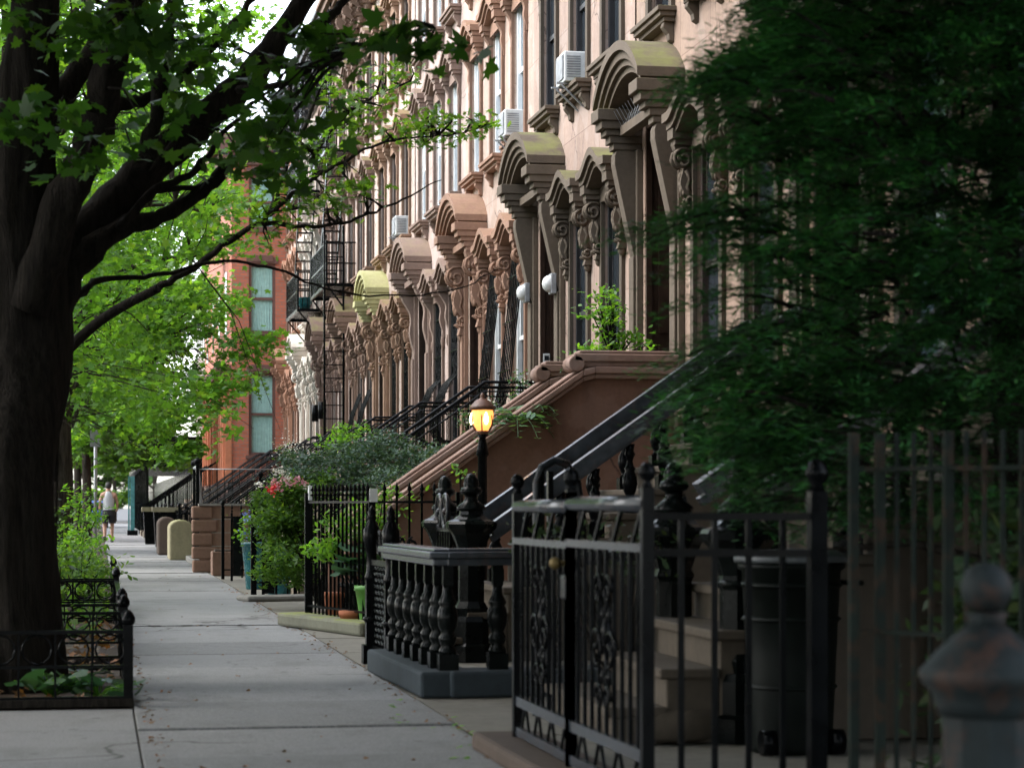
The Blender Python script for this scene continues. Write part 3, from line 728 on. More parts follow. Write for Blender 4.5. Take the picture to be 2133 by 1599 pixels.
# side wall facing the camera (plane y=0) with holes
xs = sorted({X1, 0, wc-.42, wc+.42}); zs = sorted({0, 12.6, *[q for a in wins for q in a[2:]]})
for a, b_ in zip(xs, xs[1:]):
    for c, d in zip(zs, zs[1:]):
        if a >= wc-.421 and b_ <= wc+.421 and any(q[2] <= (c+d)/2 <= q[3] for q in wins): continue
        w.add([(a,0,c),(b_,0,c),(b_,0,d),(a,0,d)], [(0,1,2,3)])
for q in wins:
    z0, z1 = q[2:]; w.add([(wc-.42,0,z0),(wc-.42,.2,z0),(wc-.42,.2,z1),(wc-.42,0,z1),(wc+.42,0,z0),(wc+.42,.2,z0),(wc+.42,.2,z1),(wc+.42,0,z1)], [(0,1,2,3),(4,7,6,5),(3,2,6,7),(0,4,5,1)])
w.add([(X1,0,0),(X1,18,0),(X1,18,12.6),(X1,0,12.6)], [(0,1,2,3)])
w.box((X1+.3,.3,0),(10,18,12.55)); w.build('wall', BR, root)
for q in wins:
    z0, z1 = q[2:]; f = MB(); t_ = .09
    f.box((wc-.42,.05,z0),(wc-.42+t_,.16,z1)); f.box((wc+.42-t_,.05,z0),(wc+.42,.16,z1)); f.box((wc-.33,.055,z1-t_),(wc+.33,.16,z1)); f.box((wc-.33,.055,z0),(wc+.33,.16,z0+t_)); f.box((wc-.33,.07,(z0+z1)/2-.04),(wc+.33,.15,(z0+z1)/2+.04))
    fo = f.build('window', BRT, root)
    g = MB(); g.box((wc-.33,.11,z0+t_),(wc+.33,.115,z1-t_)); g.build('pane', M_glass('window glass over curtain', (.02,.03,.03), .9), fo)
    c = MB(); yy = lin(wc-.34, wc+.34, 31); n = 31
    c.add([(y,.17+.012*math.sin(i*1.7),z) for z in (z0+.02,z1-.02) for i, y in enumerate(yy)], [(i,i+1,n+i+1,n+i) for i in range(n-1)], True); c.build('curtain', MT['curtain'], fo)
    s = MB(); s.box((wc-.52,-.08,z0-.12),(wc+.52,.0,z0)); s.box((wc-.5,-.06,z1+.002),(wc+.5,-.001,z1+.2)); s.box((wc-.35,-.09,z1+.05),(wc+.35,-.061,z1+.26)); s.build('window_trim', BRT, fo, bevel=.01)
b = MB(); b.box((X1-.1,-.1,0),(-.005,-.001,1.9)); b.box((X1-.1,-.1,0),(X1-.001,17.9,1.9)); b.build('base_course', BRT, root)
for k in range(8):
    y = .25+k*1.1 if k < 3 else .5+k*1.9
    p = MB(); p.box((X1-.28,y-.16,1.9),(X1-.002,y+.16,5.2)); p.box((X1-.2,y-.3,1.9),(X1-.003,y+.3,4.9)); p.build('pilaster', ORG, root)
p = MB(); p.box((X1-.5,0.1,5.2),(X1-.001,17.5,5.6)); p.box((X1-.6,-.2,12.3),(-.004,17.5,12.9)); p.box((X1-.4,-.12,11.9),(-.004,17.5,12.3)); p.build('cornice', BRT, root)
for k in range(4):
    y = 3.0+k*4.2
    d = MB(); d.box((X1-.02,y-.5,2.2),(X1-.005,y+.5,4.8)); d.box((X1-.02,y-.45,6.6),(X1-.005,y+.45,8.8)); d.build('window', MT['glass'], root)
for k in range(3):
    y = 6+k*5.2; s = MB()
    for q in range(9): s.box((X1-.3-.28*q,y-.7,0),(X1-.3-.28*(q-1)-.001,y+.7,1.8-.2*q))
    so = s.build('stoop', MT['step'], root)
    for e in (-.7,.7):
        s = MB(); s.bar((X1-.1,y+e,2.7),(X1-2.6,y+e,1.0),.06); 
        for q in range(18): xx = X1-.2-.14*q; s.bar((xx,y+e,1.8-(-xx+X1-.1)*.7),(xx,y+e,2.7-(-xx+X1-.1)*.68),.02)
        s.build('handrail', MT['iron'], so)
for k in range(3):
    root = thing('row_house', ['orange brick row house just past the brick building', 'brown row house in the middle distance beyond the orange one', 'last grey row house before the side street'][k], 'house', (HX-.3, ys0+18.3+k*14, 0))
    cc = [(.5,.17,.09),(.25,.15,.11),(.3,.27,.24)][k]
    m = MB(); m.box((0,0,0),(9,13.7,12.6)); m.build('wall', M_brick('row brick', cc), root)
    m = MB(); m.box((-.5,0,12.2),(-.002,13.7,12.9)); m.build('cornice', BRT, root)
    for f in range(4):
        for j in range(6):
            y = 1.2+j*2.2; z = (.5,2.4,6.2,9.3)[f]; h = (1,2.5,2,1.8)[f]
            m = MB(); m.box((-.03,y-.45,z),(-.002,y+.45,z+h)); wo = m.build('window', MT['frame_dark'], root)
            m = MB(); m.box((-.045,y-.38,z+.07),(-.0305,y+.38,z+h-.07)); m.build('pane', MT['glass'], wo)
# ================================================================ ground
def M_walk():
    m, t, b = nt('concrete paving'); p = wpos(t)
    n1 = noise(t, p, .7, 5, .6); n2 = noise(t, p, 90, 2); n3 = noise(t, p, 6, 5, .65)
    col = ramp(t, n1, [(.3,(.15,.15,.147)),(.7,(.215,.214,.208))])
    col = mixc(t, .45, col, ramp(t, n2, [(.35,(.1,.105,.11)),(.65,(.31,.31,.31))]))
    col = mixc(t, mth(t,'MULTIPLY', ramp(t, n3, [(.55,(0,0,0)),(.75,(1,1,1))]), .45), col, (.11,.108,.1))
    vo = t.nodes.new('ShaderNodeTexVoronoi'); vo.feature='DISTANCE_TO_EDGE'; vo.inputs['Scale'].default_value = .55
    wv = t.nodes.new('ShaderNodeVectorMath'); wv.operation='ADD'; nn = t.nodes.new('ShaderNodeTexNoise'); nn.inputs['Scale'].default_value=2.2; t.links.new(p, nn.inputs[0]); 
    sc = t.nodes.new('ShaderNodeVectorMath'); sc.operation='SCALE'; sc.inputs['Scale'].default_value=.5; t.links.new(nn.outputs['Color'], sc.inputs[0]); t.links.new(p, wv.inputs[0]); t.links.new(sc.outputs[0], wv.inputs[1]); t.links.new(wv.outputs[0], vo.inputs['Vector'])
    ri = t.nodes.new('ShaderNodeNewGeometry').outputs['Random Per Island']
    col = mixc(t, 1.0, col, ramp(t, ri, [(0,(.8,.8,.79)),(.5,(.98,.98,.98)),(1,(1.12,1.11,1.09))]), 'MULTIPLY')
    gv = t.nodes.new('ShaderNodeTexVoronoi'); gv.inputs['Scale'].default_value = 3.2; t.links.new(p, gv.inputs['Vector'])
    gs = ramp(t, gv.outputs['Distance'], [(.07,(1,1,1)),(.10,(0,0,0))]); col = mixc(t, mth(t,'MULTIPLY', gs, .6), col, (.06,.06,.058))
    crk = ramp(t, vo.outputs['Distance'], [(.004,(1,1,1)),(.012,(0,0,0))]); cm = ramp(t, noise(t, p, .35, 2), [(.52,(0,0,0)),(.56,(1,1,1))])
    col = mixc(t, mth(t,'MULTIPLY', mth(t,'MULTIPLY', crk, cm), .8), col, (.04,.038,.034))
    st = ramp(t, noise(t, stretch(t, p, (1,.5,1)), 1.7, 6, .72), [(.5,(0,0,0)),(.66,(1,1,1))]); col = mixc(t, mth(t,'MULTIPLY', st, .4), col, (.09,.088,.08))
    t.links.new(col, b.inputs['Base Color']); b.inputs['Roughness'].default_value = .8; b.inputs['Specular IOR Level'].default_value = .3
    rr = t.nodes.new('ShaderNodeMapRange'); rr.inputs[3].default_value = .55; rr.inputs[4].default_value = .9; t.links.new(n1, rr.inputs[0]); t.links.new(rr.outputs[0], b.inputs['Roughness'])
    bump(t, b, mth(t,'ADD', n2, n3), .35, .004); return m
WALK = M_walk()
m, t, b = nt('asphalt'); n = noise(t, wpos(t), 60, 3); t.links.new(ramp(t, n, [(.3,(.04,.04,.042)),(.7,(.07,.07,.07))]), b.inputs['Base Color']); b.inputs['Roughness'].default_value = .9; ASPH = m
m, t, b = nt('joint dirt'); t.links.new(ramp(t, noise(t, wpos(t), 14, 4), [(.3,(.03,.027,.022)),(.7,(.09,.08,.06))]), b.inputs['Base Color']); b.inputs['Roughness'].default_value = 1; DIRT = m
g = MB(); g.add([(-400,-60,-.13),(400,-60,-.13),(400,900,-.13),(-400,900,-.13)], [(0,1,2,3)]); o = g.build('ground', ASPH); tag(o, kind='structure')
g = MB(); g.box((-3.0,-8,-.12),(9,160,-.012)); o = g.build('sidewalk_bed', DIRT); tag(o, kind='structure')
g = MB(); y = -6.0; k = 0; rs = random.Random(5)
rows = []
while y < 150:
    L = 1.48+rs.uniform(-.05,.05)
    if 33 < y < 34.6: L = 1.1
    rows.append((y, y+L)); y += L
for (ya, yb) in rows:
    dz = rs.uniform(-.006,.008); dz2 = dz+rs.uniform(-.006,.006); g_ = .005
    for (xa, xb) in ((.2,1.88),):
        if xa == .2 and False: pass
        e = rs.uniform(-.002,.002)
        vs = [(xa+g_*.6,ya+g_,dz+e),(xb-g_*.6,ya+g_,dz+e),(xb-g_*.6,yb-g_,dz2+e),(xa+g_*.6,yb-g_,dz2+e)]
        vv = vs+[(a,b_,-.05) for a,b_,c in vs]; g.add(vv, [(0,1,2,3),(0,4,5,1),(1,5,6,2),(2,6,7,3),(3,7,4,0)])
PITS = [(13.15,15.6),(16.8,22.1),(22.4,40)]
YL = [b_ for a,b_ in rows if a < 11.2][-1]
for (ya, yb) in rows:                                       # outer strip beyond the tree line
    if ya < 11.2: g.box((-2.9,ya+.006,-.05),(.193,yb-.006,rs.uniform(-.004,.004)))
g.box((-2.9,YL+.006,-.05),(.193,13.19,-.001)); g.box((-2.9,13.2,-.05),(-1.6,150,-.002))
o = g.build('sidewalk', WALK, bevel=.006); tag(o, kind='structure')
g = MB()
y = -6
while y < 74:
    L = rs.uniform(1.8,2.6)
    g.box((1.90,y+.012,-.05),(HX+.3,y+L-.012,rs.uniform(-.006,.004))); y += L
o = g.build('areaway_paving', M_stone('areaway flagstone', (.17,.16,.135), dark=.6)); tag(o, kind='structure')
g = MB(); g.box((-1.6,13.2,-.04),(.185,150,.012)); o = g.build('tree_pit_soil', MT['soil']); tag(o, kind='structure')
g = MB(); g.box((-3.18,-8,-.13),(-3.005,160,.0)); o = g.build('curb', MT['greystone'], bevel=.02); tag(o, kind='structure')
# litter on the pavement
pts = []
for _ in range(60): pts.append((rs.uniform(.25,1.85), 9.5+30*rs.random()**1.6, .018))
for _ in range(170): pts.append((1.84+rs.gauss(0,.06), 10+22*rs.random(), .018))
for _ in range(160): pts.append((.24+abs(rs.gauss(0,.05)), 10+22*rs.random(), .018))
o = leafmesh('fallen_leaves', pts, .024, 'maple8', MT['leaf_dry'], tilt=.25, fold=.5); tag(o, 'small dry fallen leaves scattered over the paving', 'leaves', kind='stuff')
pts = [(P(px,py,1).x, 0, 0) for px,py in ()]
q = P(940,1215,14); 
pts = [(rs.uniform(1.55,1.95), rs.uniform(10.2,13.5), .016) for _ in range(26)]+[(rs.gauss(1.95,.1), rs.gauss(9.6,.3), .05) for _ in range(8)]
o = leafmesh('green_fallen_leaves', pts, .035, 'maple8', MT['leaf_bright'], tilt=.2); tag(o, 'green fallen leaf bits beside the balustrade base', 'leaves', kind='stuff')
pts = [(rs.uniform(-1.5,.15), 13.2+9*rs.random(), .03+rs.random()*.03) for _ in range(900)]
o = leafmesh('leaf_litter', pts, .05, 'maple8', MT['leaf_dry'], tilt=.5); tag(o, 'brown dead leaf litter over the tree pits', 'leaves', kind='stuff')
# ================================================================ tree guards (low hoop fences)
def guard(y0, y1, label, far=True):
    t = thing('tree_guard', label, 'tree fence', (.17, y0, 0), group='low iron tree guards'); L = y1-y0; xl = -1.45; H = .45
    for (x, y) in ((0,0),(0,L),(xl,0),(xl,L)):
        p = MB(); p.bar((x,y,0),(x,y,H+.03),.055); p.lathe([(.03,0),(.04,.015),(.04,.04),(.025,.07),(.01,.085)], (x,y,H+.03), 8); p.build('post', MT['iron'], t)
    def side(a, b):
        a = Vector(a); b = Vector(b); r = MB(); z = Vector((0,0,1))
        r.bar(a+z*(H-.01), b+z*(H-.01), .04, .022); r.bar(a+z*.24, b+z*.24, .03, .016); r.bar(a+z*.06, b+z*.06, .03, .016); r.build('rail', MT['iron'], t)
        n = max(2, int((b-a).length/.19)); d = (b-a)/n; m = MB()
        for i in range(n):
            c = a+d*(i+.5)+z*.34; u = d.normalized()
            m.tube([c+(u*math.cos(q)+z*math.sin(q))*.085 for q in [2*PI*k/12 for k in range(13)]], .0065, 4, False)
            m.bar(a+d*i+z*.06, a+d*i+z*.43, .011)
        m.build('hoops', MT['iron'], t)
    side((0,0,0),(0,L,0)); side((xl,0,0),(0,0,0)); side((xl,L,0),(0,L,0)); side((xl,0,0),(xl,L,0))
    k = MB(); k.box((xl-.05,-.05,0),(xl,L+.05,.05)); k.box((xl,-.05,0),(.03,0-.005,.055)); k.box((.0+.03-.05,.0,0),(.03,L+.05,.055)); k.build('edging', MT['bark_dark'], t)
guard(13.25, 15.55, 'low black tree guard around the big near trunk')
guard(16.8, 22.1, 'low black tree guard behind the big trunk, strewn with orange leaves')
guard(22.6, 26.5, 'third low black tree guard, half under the leafy shrubs')
# ================================================================ black balustrade
BPTS = [P(822,1405,15.75), P(925,1450,13.85)]
a = Vector((BPTS[0].x, BPTS[0].y, 0)); c = Vector((BPTS[1].x, BPTS[1].y, 0)); e = Vector((c.x+1.15, c.y+.12, 0))
t = thing('balustrade', 'black cast iron balustrade with turned balusters on a blue grey kerb', 'balustrade', c)
la = a-c; le = e-c; Z = Vector((0,0,1))
k = MB()
def slab(mb, pts, w, z0, z1, off=0):
    for i in range(len(pts)-1):
        p, q = pts[i], pts[i+1]; d = (q-p).normalized(); n_ = Vector((-d.y,d.x,0))
        ex = d*(w/2)
        vs = [p-n_*w/2-ex*(i==0), q-n_*w/2+ex*.8, q+n_*w/2+ex*.8, p+n_*w/2-ex*(i==0)]
        mb.add([v+Z*z0 for v in vs]+[v+Z*z1+Z*.001*i for v in vs], [(0,3,2,1),(4,5,6,7),(0,1,5,4),(1,2,6,5),(2,3,7,6),(3,0,4,7)])
slab(k, [la, Vector((0,0,0)), le], .34, 0, .16); k.build('kerb', MT['slate'], t, bevel=.02)
k = MB(); slab(k, [la, Vector((0,0,0)), le], .16, .80, .845); slab(k, [la, Vector((0,0,0)), le], .21, .845, .885); slab(k, [la, Vector((0,0,0)), le], .15, .885, .905); k.build('top_rail', MT['rail_sheen'], t, bevel=.02)
BAL = [(.056,0),(.056,.02),(.04,.05),(.055,.08),(.055,.1),(.04,.13),(.058,.17),(.066,.22),(.058,.27),(.047,.29),(.058,.31),(.05,.33),(.034,.36),(.026,.45),(.03,.47),(.024,.49),(.032,.5),(.032,.52)]
def baluster(p, name='baluster'):
    b = MB(); b.box((p.x-.06,p.y-.06,.16),(p.x+.06,p.y+.06,.26)); b.lathe(BAL, (p.x,p.y,.26), 12); b.box((p.x-.045,p.y-.045,.66),(p.x+.045,p.y+.045,.8)) if False else b.lathe([(.032,.52-.12),(.045,.42),(.045,.545)], (p.x,p.y,.26), 4, False, rot=PI/4)
    return b.build(name, MT['iron_green'], t)
for i in range(6): baluster(la*(1-i/5.6)*.97)
baluster(Vector((0,0,0))+la*.0+le*.02)
for i in range(1, 4): baluster(le*(i/3.4))
pc = la*1.02+Vector((.02,.22,0))
# gate leaf with ornate posts, left of the balustrade
t = thing('gate', 'short black gate leaf of wavy mesh between two ball topped posts', 'gate', (a.x-.02, a.y+.28, 0))
for (x, y) in ((0.03,0),(-.02,.72)):
    p = MB(); p.box((x-.07,y-.07,0),(x+.07,y+.07,.14)); p.box((x-.045,y-.045,.14),(x+.045,y+.045,.62))
    p.lathe([(.05,.3),(.07,.33),(.05,.36)], (x,y,0), 10); p.lathe([(.045,.6),(.055,.64),(.04,.68),(.036,.8),(.052,.86),(.064,.93),(.061,.99),(.04,1.04),(.028,1.06),(.038,1.075),(.026,1.1),(.032,1.12),(.004,1.17)], (x,y,0), 12)
    p.build('gate_post', MT['iron'], t)
f = MB(); f.bar((.02,.06,.12),(-.01,.66,.12),.04); f.bar((.02,.06,.75),(-.01,.66,.75),.04); f.bar((.02,.06,.1),(.02,.06,.78),.03); f.bar((-.01,.66,.1),(-.01,.66,.78),.03)
f.build('leaf_frame', MT['iron'], t)
f = MB(); n = 9
for i in range(13):
    z = .17+.045*i
    f.tube([(.02-.03*u, .06+.6*u, z+.012*math.sin(u*PI*10+i*PI)) for u in lin(0,1,22)], .011, 4, False)
for i in range(8): y = .1+.07*i; f.bar((.018,y,.12),(.018,y,.75),.012)
f.build('wavy_mesh', MT['iron_green'], t)
f = MB()
for s in (-1,1): f.tube(spiral((.005,.36+s*.12,.88),.1,.03,PI/2,1.0*s,'x',14),.014,5)
f.build('scroll_crest', MT['iron'], t)
t = thing('gate', 'small scrolled black gate between the two big iron newels', 'gate', P(920,1300,17.9).xy.to_3d())
f = MB()
for i in range(8): f.bar((0,-.45+.13*i,.1),(0,-.45+.13*i,1.0),.018)
f.bar((0,-.5,.12),(0,.5,.12),.03); f.bar((0,-.5,.98),(0,.5,.98),.03); f.build('leaf_frame', MT['iron'], t)
f = MB()
for q in (-.2,.12): f.tube([(0,q+.13*math.cos(w_),1.12+.13*math.sin(w_)) for w_ in lin(0,2*PI,17)],.02,6,False); f.sphere((0,q,1.12),.03,8); [f.bar((0,q,1.12),(0,q+.12*math.cos(w_),1.12+.12*math.sin(w_)),.015) for w_ in lin(0,2*PI,7)]
f.build('wheel_crest', MT['iron_blue'], t)
# ================================================================ iron fences and gates
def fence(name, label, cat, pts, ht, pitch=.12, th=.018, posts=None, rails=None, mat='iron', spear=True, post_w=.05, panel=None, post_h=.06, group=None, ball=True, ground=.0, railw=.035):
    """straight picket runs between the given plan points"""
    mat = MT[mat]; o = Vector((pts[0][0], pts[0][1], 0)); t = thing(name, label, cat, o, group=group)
    q = [Vector((p[0],p[1],0))-o for p in pts]; rails = rails or (.12, ht-.12)
    for i, p in enumerate(q):
        if posts and i not in posts: continue
        m = MB(); m.bar((p.x,p.y,ground),(p.x,p.y,ht+post_h),post_w)
        if ball: m.lathe([(post_w*.5,0),(post_w*.35,.02),(post_w*.7,.05),(post_w*.75,.07),(post_w*.5,.1),(.003,.12)], (p.x,p.y,ht+post_h), 10)
        m.build('post', mat, t)
    for i in range(len(q)-1):
        a_, b_ = q[i], q[i+1]; L = (b_-a_).length
        for z in rails: m = MB(); m.bar(a_+Z*z, b_+Z*z, railw, railw*.6); m.build('rail', mat, t)
        m = MB(); n = max(1, int(L/pitch))
        for k in range(1, n):
            p = a_+(b_-a_)*(k/n); m.bar(p+Z*(ground+.06), p+Z*ht, th)
            if spear: m.lathe([(th*.5,0),(th*1.2,.015),(th*.4,.04),(th*1.1,.065),(.002,.13)], (p.x,p.y,ht-.02), 5)
        m.build('pickets', mat, t)
    return t
# near fence with gate on a low brownstone kerb
P1, P2, P3 = P(1078,1560,10.55), P(1190,1600,9.35), P(1348,1700,8.15)
P4 = P(1702,1600,8.0)
k = MB(); pl = [Vector((p.x,p.y,0)) for p in (P1,P2,P3)]; d0 = (pl[0]-pl[2]).normalized()
slab(k, [pl[0]+d0*.12, pl[2]-d0*2.2], .34, 0, .09); o = k.build('kerb_stone', MT['brownstone'], bevel=.025); tag(o, 'low rounded brownstone kerb under the nearest iron fence', 'kerb')
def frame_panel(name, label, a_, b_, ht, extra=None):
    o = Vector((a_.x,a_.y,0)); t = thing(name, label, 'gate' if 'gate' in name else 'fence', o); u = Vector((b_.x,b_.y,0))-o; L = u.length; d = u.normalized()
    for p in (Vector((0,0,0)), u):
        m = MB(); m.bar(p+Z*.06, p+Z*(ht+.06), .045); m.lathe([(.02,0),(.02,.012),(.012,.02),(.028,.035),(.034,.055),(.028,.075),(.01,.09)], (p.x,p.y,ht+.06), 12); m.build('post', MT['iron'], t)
    m = MB(); m.tube([Z*ht+d*.0, Z*ht+u], .03, 8); m.build('top_rail', MT['rail_sheen'], t)
    for zr_, wa, wb in ((ht-.16,.05,.03),(.26,.03,.045),(.12,.03,.04)): m = MB(); m.bar(Z*zr_, Z*zr_+u, wa, wb); m.build('rail', MT['rail_sheen'], t)
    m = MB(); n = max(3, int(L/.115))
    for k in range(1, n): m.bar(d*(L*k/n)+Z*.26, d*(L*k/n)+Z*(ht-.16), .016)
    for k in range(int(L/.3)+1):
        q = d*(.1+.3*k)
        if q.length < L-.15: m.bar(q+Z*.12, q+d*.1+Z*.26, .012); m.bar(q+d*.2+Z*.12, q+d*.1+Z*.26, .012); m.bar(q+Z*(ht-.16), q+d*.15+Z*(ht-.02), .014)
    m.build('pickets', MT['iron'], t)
    m = MB(); c_ = u*.5
    perp = Vector((-d.y,d.x,0))
    for s in (-1,1):
        for (zc, r_) in ((.84,.07),(.6,.1),(.42,.06)):
            m.tube([c_+d*(s*r_*1.05+ (r_*(1-.8*i/12))*math.cos(s*(2*PI*1.3*i/12)+ (0 if s>0 else PI)))+Z*(zc+(r_*(1-.8*i/12))*math.sin(2*PI*1.3*i/12))-perp*.015 for i in range(13)], .0075, 5)
        for zz in (.5,.62,.74): m.lathe([(.002,-.035),(.012,-.01),(.014,.01),(.003,.04)], (c_.x+d.x*s*.05, c_.y+d.y*s*.05, zz), 6)
    m.lathe([(.002,-.08),(.02,-.02),(.022,.02),(.004,.09)], (c_.x,c_.y,.67), 8)
    m.build('scroll_ornament', MT['iron'], t); return t
t = frame_panel('gate', 'near black scrolled iron gate leaf with a brass knob', P1, P2, 1.165)
u = Vector((P2.x-P1.x,P2.y-P1.y,0)); q = u*.95
m = MB(); m.sphere((q.x-.06,q.y-.02,.93),.026,12); m.tube([(q.x-.06,q.y,.93),(q.x+.05,q.y,.93)],.012,8); m.build('knob', M_paint('tarnished brass', (.12,.085,.03), .5, .4, metal=.5), t)
m = MB(); m.box((q.x-.03,q.y-.06,.78),(q.x+.03,q.y+.03,.88)); m.build('lock_box', MT['iron_blue'], t, bevel=.01)
frame_panel('iron_fence', 'near scrolled black fence panel between the brass knobbed gate and the corner post', P2, P3, 1.175)
t = fence('iron_fence', 'plain black fence return in front of the wheelie bin, thick end post', 'fence', [(P3.x+.005,P3.y+.01),(P4.x,P4.y)], 1.14, pitch=.118, th=.02, rails=(1.0,1.13), posts=[1], spear=False, post_w=.06, post_h=.08, railw=.045)
# hooped top behind the gate
t = thing('hoop_rail', 'tall bent black hoop rail standing behind the near gate', 'rail', P(1180,1060,12.6).xy.to_3d())
m = MB(); m.tube([(-.17,0,0),(-.17,0,1.3),(-.14,0,1.38),(-.07,0,1.42),(.0,0,1.40),(.06,0,1.3),(.09,0,1.1),(.1,0,0)], .024, 8); m.build('hoop', MT['iron_blue'], t)
m = MB()
for x in (-.14,-.09): m.bar((x,0.02,0),(x,.02,1.36),.05,.03)
m.build('upright', MT['iron'], t)
# tall rusted fence on the right
A_, B_ = P(1778,1500,7.5), P(2330,1500,6.9)
t = fence('rusted_fence', 'tall rust stained green picket fence at the right edge', 'fence', [(A_.x,A_.y),(A_.x+.085,A_.y-.02),(P(1975,1500,7.3).x,P(1975,1500,7.3).y),(B_.x,B_.y)], 1.41, pitch=.062, th=.013, rails=(.75,1.29), mat='rusty', spear=False, post_w=.03, post_h=.0, ball=False, railw=.025)
# foreground cast iron post
q = P(2055,1500,5.05); t = thing('cast_iron_post', 'weathered fluted cast iron post with ball finial, blurred in front', 'post', (q.x,q.y,0))
m = MB(); m.lathe([(.13,0),(.13,.1),(.105,.12),(.1,.62),(.1,.71)], n=10, smooth=False); m.build('shaft', MT['bollard'], t, bevel=.004)
m = MB()
for i in range(10):
    a_ = 2*PI*(i+.5)/10; m.lathe([(.022,.18),(.022,.58)], (.097*math.cos(a_), .097*math.sin(a_), 0), 6)
m.build('fluting', MT['iron'], t)
m = MB(); m.lathe([(.105,.70),(.115,.73),(.12,.75),(.14,.77),(.15,.785),(.15,.80),(.14,.81),(.11,.845),(.07,.88),(.045,.9)], n=20); m.build('cap', MT['bollard'], t)
m = MB(); m.lathe([(.045,.895),(.038,.915),(.05,.93)], n=14); m.sphere((0,0,.985),.058,16); m.build('ball_finial', MT['bollard'], t)
# wheelie bin
q = P(1648,1530,10.75); t = thing('rubbish_bin', 'dark green round rubbish bin with flat highlighted lid behind the fence', 'bin', (q.x,q.y,0))
m = MB(); m.lathe([(.19,0),(.195,.03),(.215,.45),(.235,.86),(.255,.87),(.255,.9)], n=28); m.build('bin_body', MT['bin'], t)
m = MB()
for zz in (.3,.62,.78): m.lathe([(.19+.055*zz,zz),(.205+.055*zz,zz+.012),(.19+.055*zz,zz+.026)], n=28)
m.build('body_ribs', MT['bin'], t)
for s in (-1,1): m = MB(); m.tube([(s*.17-.03,-.17,.06),(s*.17+.03,-.17,.06)],.06,14); m.build('wheel', MT['iron'], t)
m = MB(); m.lathe([(.27,.9),(.275,.915),(.27,.93),(.22,.955),(.05,.965),(.01,.966)], n=28); m.build('lid', MT['binlid'], t)
m = MB()
for s in (-1,1): m.tube([(s*.27,-.08,.8),(s*.33,-.06,.8),(s*.33,.06,.8),(s*.27,.08,.8)],.014,6)
m.build('handle', MT['bin'], t)
q = P(1330,1520,11.3); t = tag(MB().lathe([(.36,0),(.4,.03),(.4,.14),(.38,.16),(.02,.165)], n=24).build('round_step_stone', DSTEP, bevel=.0), 'round tan step stone on the paving behind the near fence', 'stone'); t.location = (q.x+.15,q.y+.1,0.004)
# ================================================================ fences and planters further along
G1, G2, G3 = (2.0,21.9), (2.42,20.2), (3.3,20.1)
k = MB(); slab(k, [Vector((G1[0]-.07,G1[1],0)), Vector((*G2,0)), Vector((*G3,0))], .36, 0, .13); o = k.build('kerb_stone', MT['mossy'], bevel=.03); tag(o, 'mossy green kerb stone under the tall black picket fence', 'kerb')
t = fence('iron_fence', 'tall black picket fence with little square pickets around the hosta pots', 'fence', [G1,G2,(3.2,20.1)], 1.27, pitch=.105, th=.02, rails=(.2,1.2), post_w=.06, post_h=.02, ball=False)
m = MB()
for s in (-1,1):
    m.tube([(.72+s*(.13*math.sin(w_)*(1)),-1.78,.76+.17*math.cos(w_)-.06) for w_ in lin(.25,PI,12)],.01,4)
    m.tube(spiral((.72+s*.06,-1.78,.83),.055,.012,PI/2,1.2*s,'y',10),.009,4)
m.build('heart_ornament', MT['iron'], t)
for (px,py,D) in ((648,1008,21.7),(780,1020,20.2)):
    pass
m = MB(); m.box((.0,-.12,1.22),(.03,.0,1.36)); m.build('white_card', MT['white_plastic'], t); cq = P(779,1025,20.15)-Vector((2.0,21.9,0)); m = MB(); m.box((cq.x-.04,cq.y-.02,1.2),(cq.x+.03,cq.y,1.32)); m.build('white_card', MT['white_plastic'], t)
k = MB(); slab(k, [Vector((1.93,22.2,0)), Vector((2.15,22.75,0))], .28, 0, .11); o = k.build('stone_block', MT['brownstone'], bevel=.03); tag(o, 'dark rounded stone block at the foot of the tall picket fence', 'stone')
k = MB(); slab(k, [Vector((1.96,27.7,0)), Vector((2.8,27.9,0))], .5, 0, .07); o = k.build('kerb_stone', MT['greystone'], bevel=.03); tag(o, 'low grey kerb slab beside the middle black gate post', 'kerb')
fence('iron_fence', 'black fence turning in from the pavement by the blue flowers', 'fence', [(1.92,28.5),(2.9,28.3),(3.9,28.3)], 1.08, pitch=.13, th=.02, rails=(.2,.98), posts=[0], post_w=.07)
fence('iron_fence', 'black picket fence turning in beyond the teal pots', 'fence', [(1.94,36.0),(2.5,35.8),(3.3,35.8)], 1.08, pitch=.12, th=.018, rails=(.15,.98), post_w=.05)
for (x,y,L,lb) in ((2.02,28.1,.55,'solid black gate leaf standing open by the middle fence post'),(2.05,35.4,.9,'solid black gate leaf standing open near the brown box planter')):
    t = thing('gate', lb, 'gate', (x,y,0)); m = MB(); m.box((0,-L*.3,.08),(.12,-L*.3+.02,1.0)); m.build('sheet_panel', MT['iron_green'], t)
    m = MB(); m.bar((-.02,-L*.3+.01,.0),(-.02,-L*.3+.01,1.05),.035); m.bar((.14,-L*.3+.01,.05),(.14,-L*.3+.01,1.05),.03); m.build('leaf_frame', MT['iron'], t)
fence('iron_fence', 'taller black picket fence standing behind the teal pots', 'fence', [(2.35,33.4),(3.0,33.2),(3.9,33.2)], 1.5, pitch=.13, th=.02, rails=(.2,1.4), posts=[0,1], post_w=.06)
t = thing('stoop_wall', 'brown block wall with rock faced corner by the pavement', 'wall', (1.64,39.6,0)); BRW = M_stone('brown painted block', (.16,.095,.066), dark=.7)
m = MB(); m.box((.1,0,0),(1.4,.3,1.16)); m.build('wall', BRW, t)
rr_ = random.Random(3); m = MB()
for i in range(5): m.box((-.02-rr_.uniform(0,.03),-.03,.235*i),(.32+(.08 if i%2 else 0),.34,.235*i+.215))
o_ = m.build('quoin', BRW, t, bevel=.03)
